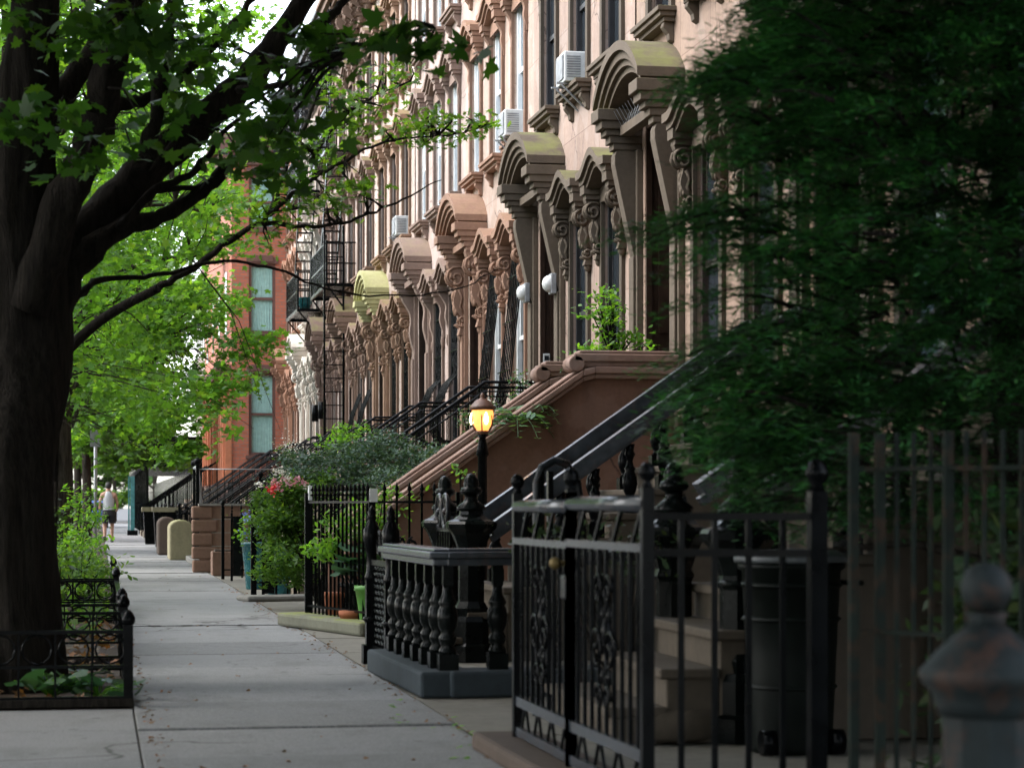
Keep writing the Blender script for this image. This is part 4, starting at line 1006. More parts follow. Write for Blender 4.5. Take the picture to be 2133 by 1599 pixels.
m = MB()
for i in range(1,5): m.box((.3,-.004,.235*i-.018),(1.39,-.0005,.235*i-.004))
m.build('mortar_line', MT['greystone'], t); m = MB(); m.box((.08,-.05,1.162),(1.42,.34,1.2)); m.build('cap', MT['greystone'], t)
t = thing('box_planter', 'low brown box planter in front of the rock cornered wall', 'planter', (1.86,37.7,0))
m = MB(); m.box((0,0,0),(.6,.6,.4)); m.build('box', BRW, t, bevel=.01); m = MB(); m.box((.05,.05,.4),(.55,.55,.43)); m.build('soil', MT['soil'], t)
t = thing('railing', 'black railing with shining top tube above the brown wall', 'railing', (1.7,39.8,0)); m = MB()
for x,y in ((0,-.1),(.0,1.2)): m.bar((x,y,1.2),(x,y,1.88),.06); m.sphere((x,y,1.93),.07,10)
m.build('post', MT['iron'], t); m = MB(); m.tube([(.06,-.12,1.2),(.03,-.05,1.5),(.0,.0,1.84)],.035,8); m.tube([(0,0,1.84),(.0,1.2,1.84)],.03,8); m.tube([(0,-.1,1.8),(1.3,-.1,1.8)],.012,6); m.build('rail', MT['grey_metal'], t)
m = MB()
for k_ in range(10): m.bar((.08+.13*k_,-.1,1.18),(.08+.13*k_,-.1,1.8),.014)
m.build('pickets', MT['iron'], t)
for (px,D,w_,h_,mt,lb) in ((378,48,.5,.86,'yellowstone','pale rounded gate stone with green streaks'),(348,53,.42,.9,'brownstone','brown rounded gate stone behind the pale one')):
    q = P(px,1100,D); t = tag(MB().box((-.03,-.03,0),(.03,.03,.01)).build('x', None), None); bpy.data.objects.remove(t)
    m = MB(); m.ext([(-w_/2,0),(w_/2,0),(w_/2,h_*.8)]+[(w_/2*math.cos(a_),h_*.8+h_*.2*math.sin(a_)) for a_ in lin(0,PI,9)][1:-1]+[(-w_/2,h_*.8)],'y',0,1.6)
    t = m.build('gate_stone', MT[mt], bevel=.04); t.location = (q.x,q.y,0); tag(t, lb, 'stone')
for k_, (y0_, y1_) in enumerate(((43,47.4),(56,61),(62,67),(68.5,71.5))):
    lb = ['black picket fence just beyond the brown block wall','black picket fence past the rounded gate stones','black picket fence before the teal post','farthest black picket fence by the brick building'][k_]
    x = 1.95; fence('iron_fence', lb, 'fence', [(x+1.2,y0_),(x,y0_),(x,y1_),(x+1.2,y1_)], 1.05, pitch=.14, th=.02, rails=(.15,.95), spear=False)
    m = MB(); slab(m, [Vector((x,y0_-.2,0)), Vector((x,y1_+.2,0))], .3, 0, .12); o = m.build('kerb_stone', MT['greystone'], bevel=.02); tag(o, ['grey kerb under the fence beyond the brown wall','grey kerb under the fence past the gate stones','grey kerb under the fence before the teal post','grey kerb under the farthest picket fence'][k_], 'kerb')
# rubbish bins with tan lids far along
for k_,(px,D) in enumerate(((322,62),(345,58))):
    q = P(px,1100,D); t = thing('wheeled_bin', ['black wheeled bin with tan slatted crate lid, farther one','black wheeled bin with tan lid behind the gate stones'][k_], 'bin', (q.x,q.y,0)); m = MB(); m.ext([(-.25,.1),(.25,.1),(.3,1.0),(-.3,1.0)],'y',0,.6); m.build('bin_body', MT['iron'], t); m = MB(); m.box((-.34,-.05,1.0),(.34,.65,1.12)); m.build('lid', MT['yellowstone'], t)
# posts by the kerb and the sidewalk shed
q = P(213,1072,118); t = thing('parked_car', 'blue parked car at the far bright end of the street', 'car', (q.x-.6,q.y,0))
m = MB(); m.ext([(-2.1,.35),(2.1,.35),(2.15,.8),(1.2,.95),(.7,1.42),(-1.2,1.42),(-1.9,.95),(-2.15,.85)],'x',-.85,.85); m.build('body', M_paint('blue car paint', (.04,.1,.3), .25, .1), t, bevel=.05)
m = MB(); m.ext([(.62,1.36),(1.05,.98),(-1.75,.98),(-1.2,1.36)],'x',-.86,.86); m.build('window', MT['glass'], t); m = MB(); m.box((-.7,-2.02,.98),(.7,-1.35,1.3)); m.build('rear_window', MT['glass'], t)
for sx in (-.8,.8):
    for sy in (-1.3,1.3): m = MB(); m.tube([(sx-.1,sy,.33),(sx+.1,sy,.33)],.33,14); m.build('wheel', MT['iron'], t)
q = P(276,1110,88); t = thing('sign_post', 'teal painted steel post beside the far pavement', 'post', (q.x,q.y,0)); m = MB(); m.bar((0,0,0),(0,0,2.3),.16,.16); m.bar((-.14,0,0),(-.14,0,2.3),.06); m.build('post', MT['teal_pole'], t); m = MB(); m.cbox((0,0,.1),(.4,.4,.2)); m.build('foot', MT['iron'], t)
q = P(199,1085,62); t = thing('sign_pole', 'thin grey steel sign pole behind the walker', 'pole', (q.x,q.y,0)); m = MB(); m.tube([(0,0,0),(0,0,3.6)],.045,8); m.build('pole', MT['grey_metal'], t); m = MB(); m.cbox((0,-.05,3.0),(.3,.01,.45)); m.build('sign_plate', MT['grey_metal'], t)
t = thing('sidewalk_shed', 'dark green timber shed roof over the far pavement', 'scaffold', (1.9,90.5,0)); m = MB(); m.box((2.05,.2,0),(2.12,110,2.69)); m.build('hoarding', MT['iron_green'], t); m = MB(); m.box((-.3,0,2.7),(4,30,3.0)); m.box((-.35,-.05,3.0),(-.25,30,3.9)); m.box((-.3,-.06,3.0),(4,-.001,3.9)); m.build('deck', MT['iron_green'], t)
for k_ in range(9): m = MB(); m.bar((0,.2+3.6*k_,0),(0,.2+3.6*k_,2.7),.12); m.build('leg', MT['iron_green'], t)
# ================================================================ lamp post
q = P(1005,860,20.4); t = thing('lamp_post', 'lit amber lantern on a slim dark post before the red brown stoop', 'lamp post', (q.x,q.y,0)); zb = 1.17+(1052-905)*20.4/4700
m = MB(); m.lathe([(.09,0),(.09,.15),(.06,.2),(.05,.3),(.042,zb-.2),(.06,zb-.18),(.045,zb-.1),(.03,zb-.03),(.05,zb)], n=12); m.build('post', MT['iron'], t)
BRO = M_paint('bronze', (.10,.04,.02), .5, .3)
m = MB(); m.lathe([(.03,zb-.02),(.06,zb+.02),(.055,zb+.035)], n=12); m.lathe([(.105,zb+.22),(.125,zb+.235),(.11,zb+.26),(.06,zb+.31),(.02,zb+.33),(.025,zb+.35),(.005,zb+.38)], n=12)
for k_ in range(6):
    a_ = PI*k_/3+.3; m.tube([((.05+.055*math.sin(PI*(.12+.8*u)))*math.cos(a_)*1.0,(.05+.055*math.sin(PI*(.12+.8*u)))*math.sin(a_),zb+.03+.2*u) for u in lin(0,1,7)],.006,4)
lt = m.build('lantern_frame', BRO, t)
mm, tt, bb = nt('lit amber glass'); bb.inputs['Base Color'].default_value = (.9,.5,.2,1); bb.inputs['Emission Color'].default_value = (1,.33,.07,1); bb.inputs['Emission Strength'].default_value = .42; LIT = mm
mm, tt, bb = nt('lit bulb'); bb.inputs['Emission Color'].default_value = (1,.75,.42,1); bb.inputs['Emission Strength'].default_value = 2.2; BULB = mm
m = MB(); m.lathe([(.048,zb+.035),(.075,zb+.08),(.097,zb+.14),(.1,zb+.19),(.095,zb+.225)], n=18); m.build('lamp_glass', LIT, t)
m = MB()
for k_ in range(3): a_ = k_*2.1; m.lathe([(.008,-.05),(.02,-.02),(.018,.02),(.004,.06)], (.099*math.cos(a_-1.4),.099*math.sin(a_-1.4),zb+.14), 8)
m.build('bulb', BULB, t)
# ================================================================ pots
def pot(px, py, D, prof, mat, label, grp=None, z=0):
    q = P(px,py,D); t = thing('flower_pot', label, 'pot', (q.x,q.y,z), group=grp); m = MB(); m.lathe(prof, n=20); m.build('pot', MT[mat], t)
    m = MB(); r,zz = prof[-1]; m.lathe([(r*.93,zz-.03),(.01,zz-.025)], n=16); m.build('soil', MT['soil'], t); return q
def prof(r0, r1, h, rim=.012): return [(r0,0),(r0*1.02,.02),((r0+r1)/2,h*.5),(r1,h-.05),(r1+rim,h-.045),(r1+rim,h)]
pot(772,1300,20.6,prof(.085,.14,.44),'pot_green','tall lime green pot behind the picket fence')
pot(735,1290,20.8,prof(.09,.12,.2),'terracotta','terracotta pot left of the tall green pot')
pot(703,1280,21.6,prof(.1,.13,.34),'terracotta','larger terracotta pot near the fence corner')
pot(745,1200,21.6,prof(.15,.17,.42),'iron_green','dark plastic pot with hosta leaves',z=0.01)
pot(535,1215,31.5,prof(.15,.21,.66),'pot_teal','tall teal glazed pot of blue hydrangeas')
pot(585,1225,29.6,prof(.17,.24,.62),'pot_teal','second teal pot in shade of the shrub')
# ================================================================ the walker
def person():
    q = P(226,1130,70.5); t = thing('person', 'person walking away in white tank top and black shorts', 'person', (q.x,q.y,.0), 0); t.scale = (1.12,1.05,1.05)
    V = [(0,0,.98),(0,.01,1.12),(0,.0,1.28),(0,.0,1.45),(0,.005,1.54),(0,.02,1.62),(0,.02,1.72),
         (-.10,0,.93),(-.105,-.03,.52),(-.10,-.12,.12),(-.105,-.02,.05),   # left leg (rear, heel up)
         (.10,.0,.93),(.10,.10,.53),(.095,.06,.10),(.10,.18,.04),
         (-.17,0,1.44),(-.24,-.03,1.2),(-.235,.02,.97),(-.22,.06,.90),
         (.17,0,1.44),(.24,.04,1.2),(.235,.12,.99),(.22,.17,.93)]
    Ed = [(0,1),(1,2),(2,3),(3,4),(4,5),(5,6),(0,7),(7,8),(8,9),(9,10),(0,11),(11,12),(12,13),(13,14),(3,15),(15,16),(16,17),(17,18),(3,19),(19,20),(20,21),(21,22)]
    rad = [.135,.12,.14,.12,.05,.075,.07,.09,.06,.04,.04,.09,.06,.04,.035,.06,.042,.032,.028,.06,.042,.032,.028]
    me = bpy.data.meshes.new('body'); me.from_pydata(V, Ed, []); o = bpy.data.objects.new('body', me); C.objects.link(o); o.parent = t
    sk = o.modifiers.new('s','SKIN')
    for i, r_ in enumerate(rad):
        v = me.skin_vertices[0].data[i]; v.radius = (r_*1.05, r_*.85) if i < 4 else (r_, r_); v.use_root = i == 0
    ss = o.modifiers.new('u','SUBSURF'); ss.levels = ss.render_levels = 2
    me.materials.append(MT['skin'])
    m = MB()
    def shell(rings, n=18):
        vs = []; 
        for (cx,cy,cz,rx,ry) in rings:
            for k in range(n): a_ = 2*PI*k/n; vs.append((cx+rx*math.cos(a_),cy+ry*math.sin(a_),cz))
        m.add(vs, [(i*n+k,i*n+(k+1)%n,(i+1)*n+(k+1)%n,(i+1)*n+k) for i in range(len(rings)-1) for k in range(n)], True)
    shell([(0,0,.9,.165,.125),(0,0,1.0,.16,.13),(0,0,1.15,.152,.125),(0,0,1.3,.165,.135),(0,-.01,1.4,.13,.125),(0,-.01,1.48,.10,.1),(0,-.01,1.53,.075,.07)])
    m.build('tank_top', MT['cloth_white'], t)
    m = MB(); shell([(0,0,.98,.168,.132),(0,0,.88,.175,.14),(0,0,.8,.18,.14)]); shell([(-.095,-.01,.82,.098,.12),(-.105,-.03,.58,.1,.11)]); shell([(.095,.02,.82,.098,.12),(.105,.08,.58,.1,.11)]); m.build('shorts', MT['cloth_black'], t)
    m = MB(); m.sphere((0,.005,1.70),.098,14,(.95,1,1.15)); m.build('hair', MT['hair'], t)
    for (x,y,z,rx) in ((-.105,-.10,.09,-.5),(.1,.13,.03,0)):
        m = MB(); m.lathe([(.01,-.13),(.04,-.11),(.048,-.04),(.045,.05),(.05,.1),(.01,.15)], (0,0,0), 10); s = m.build('shoe', MT['cloth_black'], t); s.location = (x,y,z+.03); s.rotation_euler = (-PI/2+rx,0,0)
person()
# ================================================================ trees
def tree(name, label, cat, bark, leafmat, trunk, limbs, blobs, per, sd, size, tpl, base, group=None, tw=1.0, nseg=10, flat=.45, tilt=.6, minx=None, high=None, hsize=.17):
    t = thing(name, label, cat, (base[0], base[1], 0), group=group); O = Vector((base[0], base[1], 0))
    mb = MB(); anchors = []
    for i, (pts, rs) in enumerate([trunk]+limbs):
        p, r = smooth_path([Vector(q)-O for q in pts], rs, (16 if nseg >= 20 and i == 0 else 5), .0 if i == 0 else .012)
        mb.tube(p, r, (nseg*3 if nseg >= 20 and i < 1 else nseg) if i < 1 or max(rs) > .08 else 6); anchors += p[len(p)//3 if i == 0 else 1:]
    if nseg >= 20:
        from mathutils import noise as mn
        mb.v = [(x+ (lambda q: q)(mn.noise((x*9, y*9, z*1.2)))*.028+mn.noise((x*22,y*22,z*2.5))*.012, y+mn.noise((x*9+7, y*9, z*1.2))*.028+mn.noise((x*22+5,y*22,z*2.5))*.012, z) for x, y, z in mb.v]
    mb.build('trunk', bark, t)
    if blobs:
        cs, ps = clumps([(Vector(c)-O, rr, n) for c, rr, n in blobs], per, sd, flat)
        tm = MB(); twigs(tm, anchors, cs, .014, tw, 6); 
        if tm.v: tm.build('twigs', bark, t)
        if minx is not None:
            ps = ps[ps[:,0]+O.x < minx]
        cr = leafmesh('crown', ps, size, tpl, leafmat, t, tilt=tilt)
        if high:
            cs, ps = clumps([(Vector(c)-O, rr, n) for c, rr, n in high], 14, .3, .5); leafmesh('upper_crown', ps, hsize, 'maple8', leafmat, t, tilt=.5)
    return t
def B(px, py, D, rx, rz, n, ry=None):
    k = D/F; return (P(px,py,D), (rx*k, ry if ry else rx*k*.9, rz*k), n)
# ---- the near maple: limbs measured at 14.4 m, leaning a little towards the street behind
bx, by = -.62, 14.6
def Lm(pts, D=14.6, dd=0):
    n = len(pts)
    return [P(x, y, D+dd*i/(n-1)) for i, (x, y) in enumerate(pts)]
tr = ([Vector((bx,by,-.05)), Vector((bx+.02,by,.5)), Vector((bx,by,1.3)), P(40,760,14.6), P(45,600,14.6), P(40,420,14.5), P(45,250,14.4), P(70,60,14.3), P(90,-200,14.2)], [.46,.37,.335,.33,.31,.25,.2,.16,.13])
lm = [
 (Lm([(30,760),(90,620),(170,500),(290,370),(400,268),(500,180),(580,85),(650,-30),(720,-200)],14.6,1.2), [.17,.155,.14,.13,.115,.1,.085,.075,.06]),
 (Lm([(60,760),(120,640),(170,540),(250,475),(340,448),(420,400),(470,350),(492,325)],14.5,.8), [.12,.095,.08,.07,.052,.04,.032,.02]),
 (Lm([(60,640),(130,440),(190,300),(225,150),(262,0),(300,-200)],14.4,-.5), [.14,.12,.11,.10,.095,.08]),
 (Lm([(40,520),(90,300),(150,170),(240,60),(330,-60)],14.4,.8), [.12,.10,.08,.07,.05]),
 (Lm([(290,375),(320,260),(345,120),(360,-60)],14.6,.9), [.08,.055,.045,.035]),
 (Lm([(180,300),(240,225),(310,205),(400,140),(470,70),(540,-20)],14.6,1.5), [.06,.05,.04,.035,.03,.025]),
 (Lm([(300,370),(390,270),(440,200)],14.6,.2), [.04,.03,.02]),
 (Lm([(250,475),(330,395),(400,360),(450,300),(500,240),(560,190)],14.6,1.0), [.035,.03,.025,.02,.015,.01]),
 (Lm([(330,398),(420,385),(480,335),(560,310)],14.8,1.0), [.022,.02,.016,.01]),
 (Lm([(110,690),(160,615),(230,580),(340,573),(450,543),(560,556),(640,585),(740,612),(880,614),(970,594),(1040,560)],14.6,3.0), [.05,.034,.021,.016,.013,.011,.009,.008,.007,.005,.003]),
 (Lm([(640,70),(700,20),(760,-40)],15,.5), [.05,.03,.02]),
 (Lm([(500,190),(600,170),(700,110),(800,80),(900,55)],14.8,-2.2), [.03,.02,.014,.01,.006]),
 (Lm([(560,120),(640,150),(700,100),(760,90)],14.9,-1.5), [.03,.02,.013,.008]),
]
bl = [B(600,210,13.6,75,85,6), B(560,290,13.2,70,50,6), B(640,110,13.4,80,50,4), B(840,85,12.4,60,30,5), B(550,330,14.8,60,40,5),
      B(130,60,13.2,190,110,9), B(60,240,13.0,120,130,6), B(300,60,13.6,160,90,8), B(230,300,13.4,120,100,6), B(420,120,15.5,160,110,9), B(330,210,15.2,120,80,7)]
hi = [(Vector((.3,11,7.2)),(3.4,3.6,1.3),300), (Vector((1.6,15.5,8.0)),(3.0,3.8,1.3),300), (Vector((-2.8,14,6.8)),(2.4,4.5,2),160), (Vector((1.0,7,6.4)),(3.4,3.4,1.3),280)]
tree('maple_tree', 'big dark forked maple at left with a trunk inside the near tree guard', 'tree', MT['bark_dark'], MT['leaf_maple'], tr, lm, bl, 13, .16, .085, 'maple', (bx,by), nseg=20, tw=.8, tilt=.7, high=hi, hsize=.26)
# ---- oak beside / behind it whose fine branch reaches over the pavement
def oakleaves():
    b0 = (-1.0, 19.0)
    limbs = [
     (Lm([(330,600),(400,560),(480,500),(560,450),(620,395),(700,345),(790,297),(860,288),(950,280),(1030,255)],18.5,.5), [.036,.032,.028,.024,.02,.016,.012,.009,.006,.003]),
     (Lm([(560,450),(600,340),(650,230),(690,150),(740,60)],18.8,1.2), [.03,.022,.018,.012,.006]),
     (Lm([(540,465),(620,470),(700,466),(770,445),(840,415),(920,375)],18.6,.4), [.024,.018,.014,.012,.009,.004]),
     (Lm([(650,330),(700,260),(780,200),(860,170)],18.9,.6), [.016,.012,.009,.004]),
     (Lm([(540,460),(580,440),(640,430)],18.6,.4), [.02,.012,.008]),
    ]
    tk = ([Vector((*b0,-.05)), Vector((b0[0],b0[1],1.5)), P(170,700,18.8), P(330,600,18.6)], [.12,.09,.045,.038])
    bl = [B(930,262,18.9,95,26,14,.5), B(1000,262,18.9,45,22,5,.4), B(850,290,18.9,60,30,6,.5), B(760,230,19.2,90,60,14), B(720,190,19.4,60,60,7), B(640,320,19,80,50,9), B(740,380,18.8,60,30,7), B(600,400,18.7,80,50,10), B(690,420,18.7,60,25,5), B(540,470,18.6,90,50,10), B(830,150,19.3,60,35,6), B(560,300,18.8,60,40,6)]
    t = tree('oak_tree', 'slender oak whose pale leafy branch reaches over the pavement to the houses', 'tree', MT['bark_dark'], MT['leaf_oak'], tk, limbs, bl, 17, .11, .062, 'oak', b0, tw=1.0, flat=.35, tilt=.55)
oakleaves()
# ---- street trees up the left side
def street_tree(y, label, x=-.75, h=9, r=4.2, seed=1, dens=1.0, tpl='maple8', size=.085, zlo=2.6, mat='leaf_far', lean=0, tr_=.16, per=22, minx=4.2, extra=[]):
    rg = random.Random(seed); base = (x, y)
    tk = ([Vector((x,y,-.05)), Vector((x+.03,y,1.5)), Vector((x+lean*.3,y,3.2)), Vector((x+lean*.6,y+.2,5)), Vector((x+lean,y+.4,h*.85))], [tr_*1.25,tr_,tr_*.9,tr_*.6,tr_*.25])
    limbs = []; bl = []
    for k in range(11):
        a = k*2.4+seed; z0 = 2.3+.45*k; rr = r*(.65+.35*rg.random())*(1 if z0 < h*.6 else .7)
        tip = Vector((x+lean*.5+rr*math.cos(a), y+rr*math.sin(a), min(h-.5, z0+rg.uniform(.6,2.2))))
        st = Vector((x+lean*.5*min(1,z0/5), y+.1, z0)); mid = (st+tip)/2+Vector((0,0,.5))
        limbs.append(([st, mid, tip], [tr_*.4, tr_*.25, .02]))
        for u, rb in ((.45,.9),(.75,1.1),(1.0,.9)):
            c = st+(tip-st)*u+Vector((0,0,.25)); bl.append((c, (rb*1.1,rb*1.1,rb*.55), int(9*dens)))
    for k in range(14):
        a = rg.random()*2*PI; rr = r*math.sqrt(rg.random())*.85; z = rg.uniform(h*.6, h)
        bl.append((Vector((x+lean+rr*math.cos(a), y+rr*math.sin(a), z)), (1.1,1.1,.6), int(9*dens)))
    for k in range(7):
        a = rg.random()*2*PI; rr = r*.7*rg.random()+.8
        bl.append((Vector((x+rr*math.cos(a), y+rr*math.sin(a), rg.uniform(zlo, zlo+1))), (.8,.8,.4), int(7*dens)))
    bl += extra
    return tree('street_tree', label, 'tree', MT['bark'], MT[mat], tk, limbs, bl, per, .2, size, tpl, base, group='street trees along the kerb', tw=.5, minx=minx)
street_tree(27.5, 'young maple just behind the big trunk with low yellow green leaves', x=-1.1, h=8.5, r=2.5, seed=2, zlo=1.9, mat='leaf_bright', tr_=.12, size=.075, dens=1.2, extra=[B(430,80,29,110,80,26),B(300,150,29,110,90,24),B(380,260,29,90,70,16),B(500,30,30,60,40,8)])
street_tree(36, 'street tree rising from the shrubs behind the near maple', x=-.62, h=10.5, r=3.3, seed=5, zlo=2.5, tr_=.2, size=.095, dens=1.5, mat='leaf_bright', minx=2.3)
street_tree(46, 'bushy street tree spreading over the pavement before the red brick building', x=-1.0, h=9.5, r=4.0, seed=3, dens=1.6, zlo=2.4, size=.10, mat='leaf_bright', extra=[B(470,500,42,90,40,22),B(520,720,42,70,30,20),B(450,800,42,110,50,36),B(400,640,42,120,60,40),B(330,850,42,120,60,40),B(370,930,42,60,30,14),B(430,430,42,90,50,26),B(300,700,42,120,60,36),B(260,560,42,110,60,30),B(340,340,42,100,60,24)])
street_tree(58, 'tall street tree opposite the fire escapes beyond the shrubs', x=-.8, h=11, r=4.2, seed=9, zlo=2.6, size=.14, dens=1.8, mat='leaf_bright')
street_tree(76, 'far street tree hanging over the brick building front', x=-.4, h=11, r=4.4, seed=11, zlo=2.6, size=.17, dens=1.5)
street_tree(98, 'distant street tree near the sidewalk shed', x=-.9, h=12, r=4.5, seed=12, dens=1.4, zlo=3, size=.2)
street_tree(22, 'street tree left of the frame leaning over the roadway', x=-4.2, h=9, r=2.6, seed=21, tpl='maple8', zlo=3.5)
for k, (x, y, h) in enumerate(((-9,60,12),(-10,85,12),(-9,110,13),(-4,150,12),(4,165,11),(-14,45,12),(-5,125,10),(1.2,175,9),(-1.5,190,9))):
    street_tree(y, ['tree across the road by the middle of the block','second tree across the road, farther along','third tree across the road near the corner','tree closing the far end of the street','low tree at the far right end of the street','tree across the road, nearest of those','small tree between the shed and the far corner','low tree straight ahead at the far end of the pavement','rear tree straight ahead at the far end'][k], x=x, h=h, r=4.8, seed=30+k, dens=1.6, size=.26, zlo=1.2)
for k, (x, y) in enumerate(((-8.5,-2),(-9,9),(-8.5,20),(-9,31),(5.2,-3))):  # unseen; those across the road are added to block low side light
    street_tree(y, ['unseen leafy tree across the road, added to shade the left side','second unseen leafy tree across the road, added for its shade','third unseen leafy tree across the road, added for its shade','fourth unseen leafy tree across the road, added for its shade','garden tree behind the camera on the house side'][k], x=x, h=11, r=4.6, seed=60+k, dens=1.5, size=.34, zlo=2, per=12, minx=5.6)
# overhead trees behind the viewer's shoulder (they give the near pavement its shade)
street_tree(2.5, 'street tree beside the camera shading the near pavement', x=-1.9, h=9.5, r=5.4, seed=41, dens=2, zlo=5, size=.32, per=14)
street_tree(-6, 'street tree behind the camera shading the pavement', x=-1.9, h=9.5, r=5.4, seed=42, dens=2, zlo=4.5, size=.34, per=14)
# ---- shrubs
def shrub(name, label, cat, base, blobs, per, sd, size, tpl, mat, stems=6, bark='bark_dark', flat=.5, tilt=.6, group=None, fl=None):
    t = thing(name, label, cat, (base[0],base[1],0 if len(base)<3 else base[2]), group=group); O = Vector((base[0],base[1],0 if len(base)<3 else base[2]))
    bb = [(Vector(c)-O, rr, n) for c, rr, n in blobs]
    cs, ps = clumps(bb, per, sd, flat); ps = ps[ps[:,2] > .03]
    m = MB(); rg = random.Random(len(label))
    for c in cs[::max(1, len(cs)//(stems*4))]:
        c = Vector(c); m.tube([Vector((rg.uniform(-.04,.04),rg.uniform(-.04,.04),0)), c*.5+Vector((0,0,.1*c.length)), c], [.014,.009,.004], 4, False)
    m.build('stem', MT[bark], t); leafmesh('foliage', ps, size, tpl, MT[mat], t, tilt=tilt)
    if fl:
        for nm, mt, n, sz in fl:
            i = RNG.integers(0, len(cs), n); q = cs[i]; q = np.repeat(q, 14, 0)+RNG.normal(0, sz, (n*14, 3))+[0,-.06,.08]
            leafmesh(nm, q, .022, 'round', MT[mt], t, tilt=1.2)
    return t
shrub('leafy_shrub', 'tall glossy leafy shrub beside the pavement near the walker', 'shrub', (-.35,33), [((-.3,33,.9),(.45,.9,.55),34),((-.25,31.5,.55),(.4,.9,.35),22)], 26, .1, .055, 'oval', 'leaf_bright')
shrub('leafy_shrub', 'rounded rhododendron like shrub spilling over the third tree guard', 'shrub', (-.2,25), [((-.2,24.6,.45),(.45,1.1,.3),40),((-.7,26,.5),(.5,1,.4),24)], 24, .09, .05, 'oval', 'leaf_far')
shrub('ivy_plant', 'ivy climbing the shaded side of the near trunk', 'ivy', (-.3,15.2), [((-.27,15.0,1.9),(.03,.12,.55),10),((-.27,14.9,.9),(.04,.2,.5),6)], 10, .06, .035, 'maple8', 'leaf_far')
def broad(label, base, n, L, mat, tpl='oval', rad=.22, name='hosta_plant', up=.5):
    t = thing(name, label, 'plant', base); pts = []; nr = []; dr = []; m = MB()
    rg = random.Random(len(label)+n)
    for k in range(n):
        a = k*2.4; r_ = rad*(.35+.65*rg.random()); z = L*(.6+.9*rg.random())*(1.3-r_/rad*.6); p = Vector((r_*math.cos(a), r_*math.sin(a), z))
        pts.append(p); nr.append((-math.cos(a)*.1*1, -math.sin(a)*.1, 1)); dr.append((math.cos(a)*3, math.sin(a)*3, up-.8)); m.tube([(0,0,0),(p.x*.4,p.y*.4,z*.7),p],[.006,.005,.003],4,False)
    m.build('stem', MT['leaf_bright'], t); leafmesh('foliage', pts, L, tpl, MT[mat], t, tilt=.35, nrm=nr, dirs=dr, fold=.3); return t
for k,(x,y,l,n) in enumerate(((-.28,13.75,.11,30),(.0,13.7,.085,22),(-.95,13.9,.1,18),(-.15,14.6,.09,16))): broad(['hosta clump at the foot of the near trunk','small hosta by the corner post of the near guard','hosta clump at the left edge of the near guard','hosta leaves behind the front rail near the pavement'][k], (x,y,.02), n, l, 'leaf_hosta', 'round', .25)
for k,(x,y) in enumerate(((-.2,20),(-.5,21.2),(-.1,23.2))): broad(['low green plant in the leaf strewn tree guard','low plants at the far end of the second guard','low plant at the front of the third guard'][k], (x,y,.02), 34, .09, 'leaf_far', 'oval', .35)
# low ground cover
pts = [(RNG.uniform(-1.4,.1), RNG.uniform(22,45), RNG.uniform(.03,.22)) for _ in range(5000)]
o = leafmesh('ground_cover', pts, .045, 'oval', MT['leaf_far'], tilt=.7); tag(o, 'low green ground cover under the street trees', 'ground cover', kind='stuff')
# juniper bushes and shrubs among the stoops
shrub('juniper_bush', 'spreading dark juniper bush between the stoops behind the lantern', 'shrub', (3.5,26.3), [B(770,935,26.3,95,38,24), B(860,970,25.8,110,42,30), B(700,985,26,110,45,26), B(820,1010,25,110,35,24), B(930,950,24.8,60,30,12), B(640,960,27,60,30,10)], 110, .11, .036, 'dia', 'leaf_jun', flat=.3, tilt=.5)
shrub('garden_shrub', 'fine leaved green shrub with red and pink blooms left of the tall fence', 'shrub', (2.5,25.5), [B(595,1090,25.5,60,75,44), B(605,1025,25.5,50,30,16), B(650,1010,25.8,50,22,10), B(560,1050,26.5,25,30,8), B(600,1180,25,50,40,16)], 80, .1, .045, 'dia', 'leaf_far', flat=.4)
for (pl, mt, nm) in (([(573,1004),(590,1000),(607,1006),(620,998),(632,1004),(583,1016)],'pet_pink','pink_bloom'),([(567,1017),(574,1012),(563,1023)],'pet_red','red_bloom'),([(585,985),(598,992),(577,978),(540,1010),(640,1015)],'pet_white','white_bloom')):
    host = [o_ for o_ in bpy.data.objects if o_.name.startswith('garden_shrub')][0]; pp = []
    for (x, y) in pl: pp += [tuple(P(x,y,24.7)-host.location+Vector((random.gauss(0,.03),random.gauss(0,.03),random.gauss(0,.02)))) for _ in range(26)]
    leafmesh(nm, pp, .022, 'round', MT[mt], host, tilt=1.2)
shrub('garden_shrub', 'bright lime shrub between rails above the juniper', 'shrub', (3.9,31.5), [B(730,905,31.5,40,20,8), B(700,930,31.5,40,20,6)], 34, .1, .05, 'oval', 'leaf_bright')
shrub('white_flower_plant', 'white flowering plant beside the black stoop newels', 'plant', (3.0,33), [B(600,950,33,25,50,8)], 14, .1, .04, 'oval', 'leaf_far', fl=[('white_bloom','pet_white',12,.08)])
shrub('hydrangea_plant', 'blue hydrangea in the tall teal pot', 'plant', (P(535,1115,31.5).x, P(535,1115,31.5).y,.62), [B(520,1105,31.5,30,30,14)], 20, .07, .05, 'oval', 'leaf_bright', fl=[('blue_bloom','pet_blue',9,.05)])
shrub('potted_bush', 'green bush behind the tall picket fence', 'plant', (P(770,1000,21).x, P(770,1000,21).y), [B(790,1090,21,45,70,12), B(690,1130,21.3,45,60,18), B(745,1090,21.5,50,40,16), B(800,1040,20.9,40,30,8)], 24, .09, .045, 'oval', 'leaf_bright')
q = P(760,1190,20.9); broad('giant blue green hosta in a pot behind the heart ornament', (q.x,q.y,.46), 18, .24, 'leaf_hosta', 'round', .26, up=.3)
shrub('green_plant', 'leafy seedling rising beside the lantern post', 'plant', (P(965,1000,20.2).x, P(965,1000,20.2).y), [B(965,990,20.2,18,18,4)], 7, .05, .045, 'oval', 'leaf_bright')
q = P(1270,745,24.6)
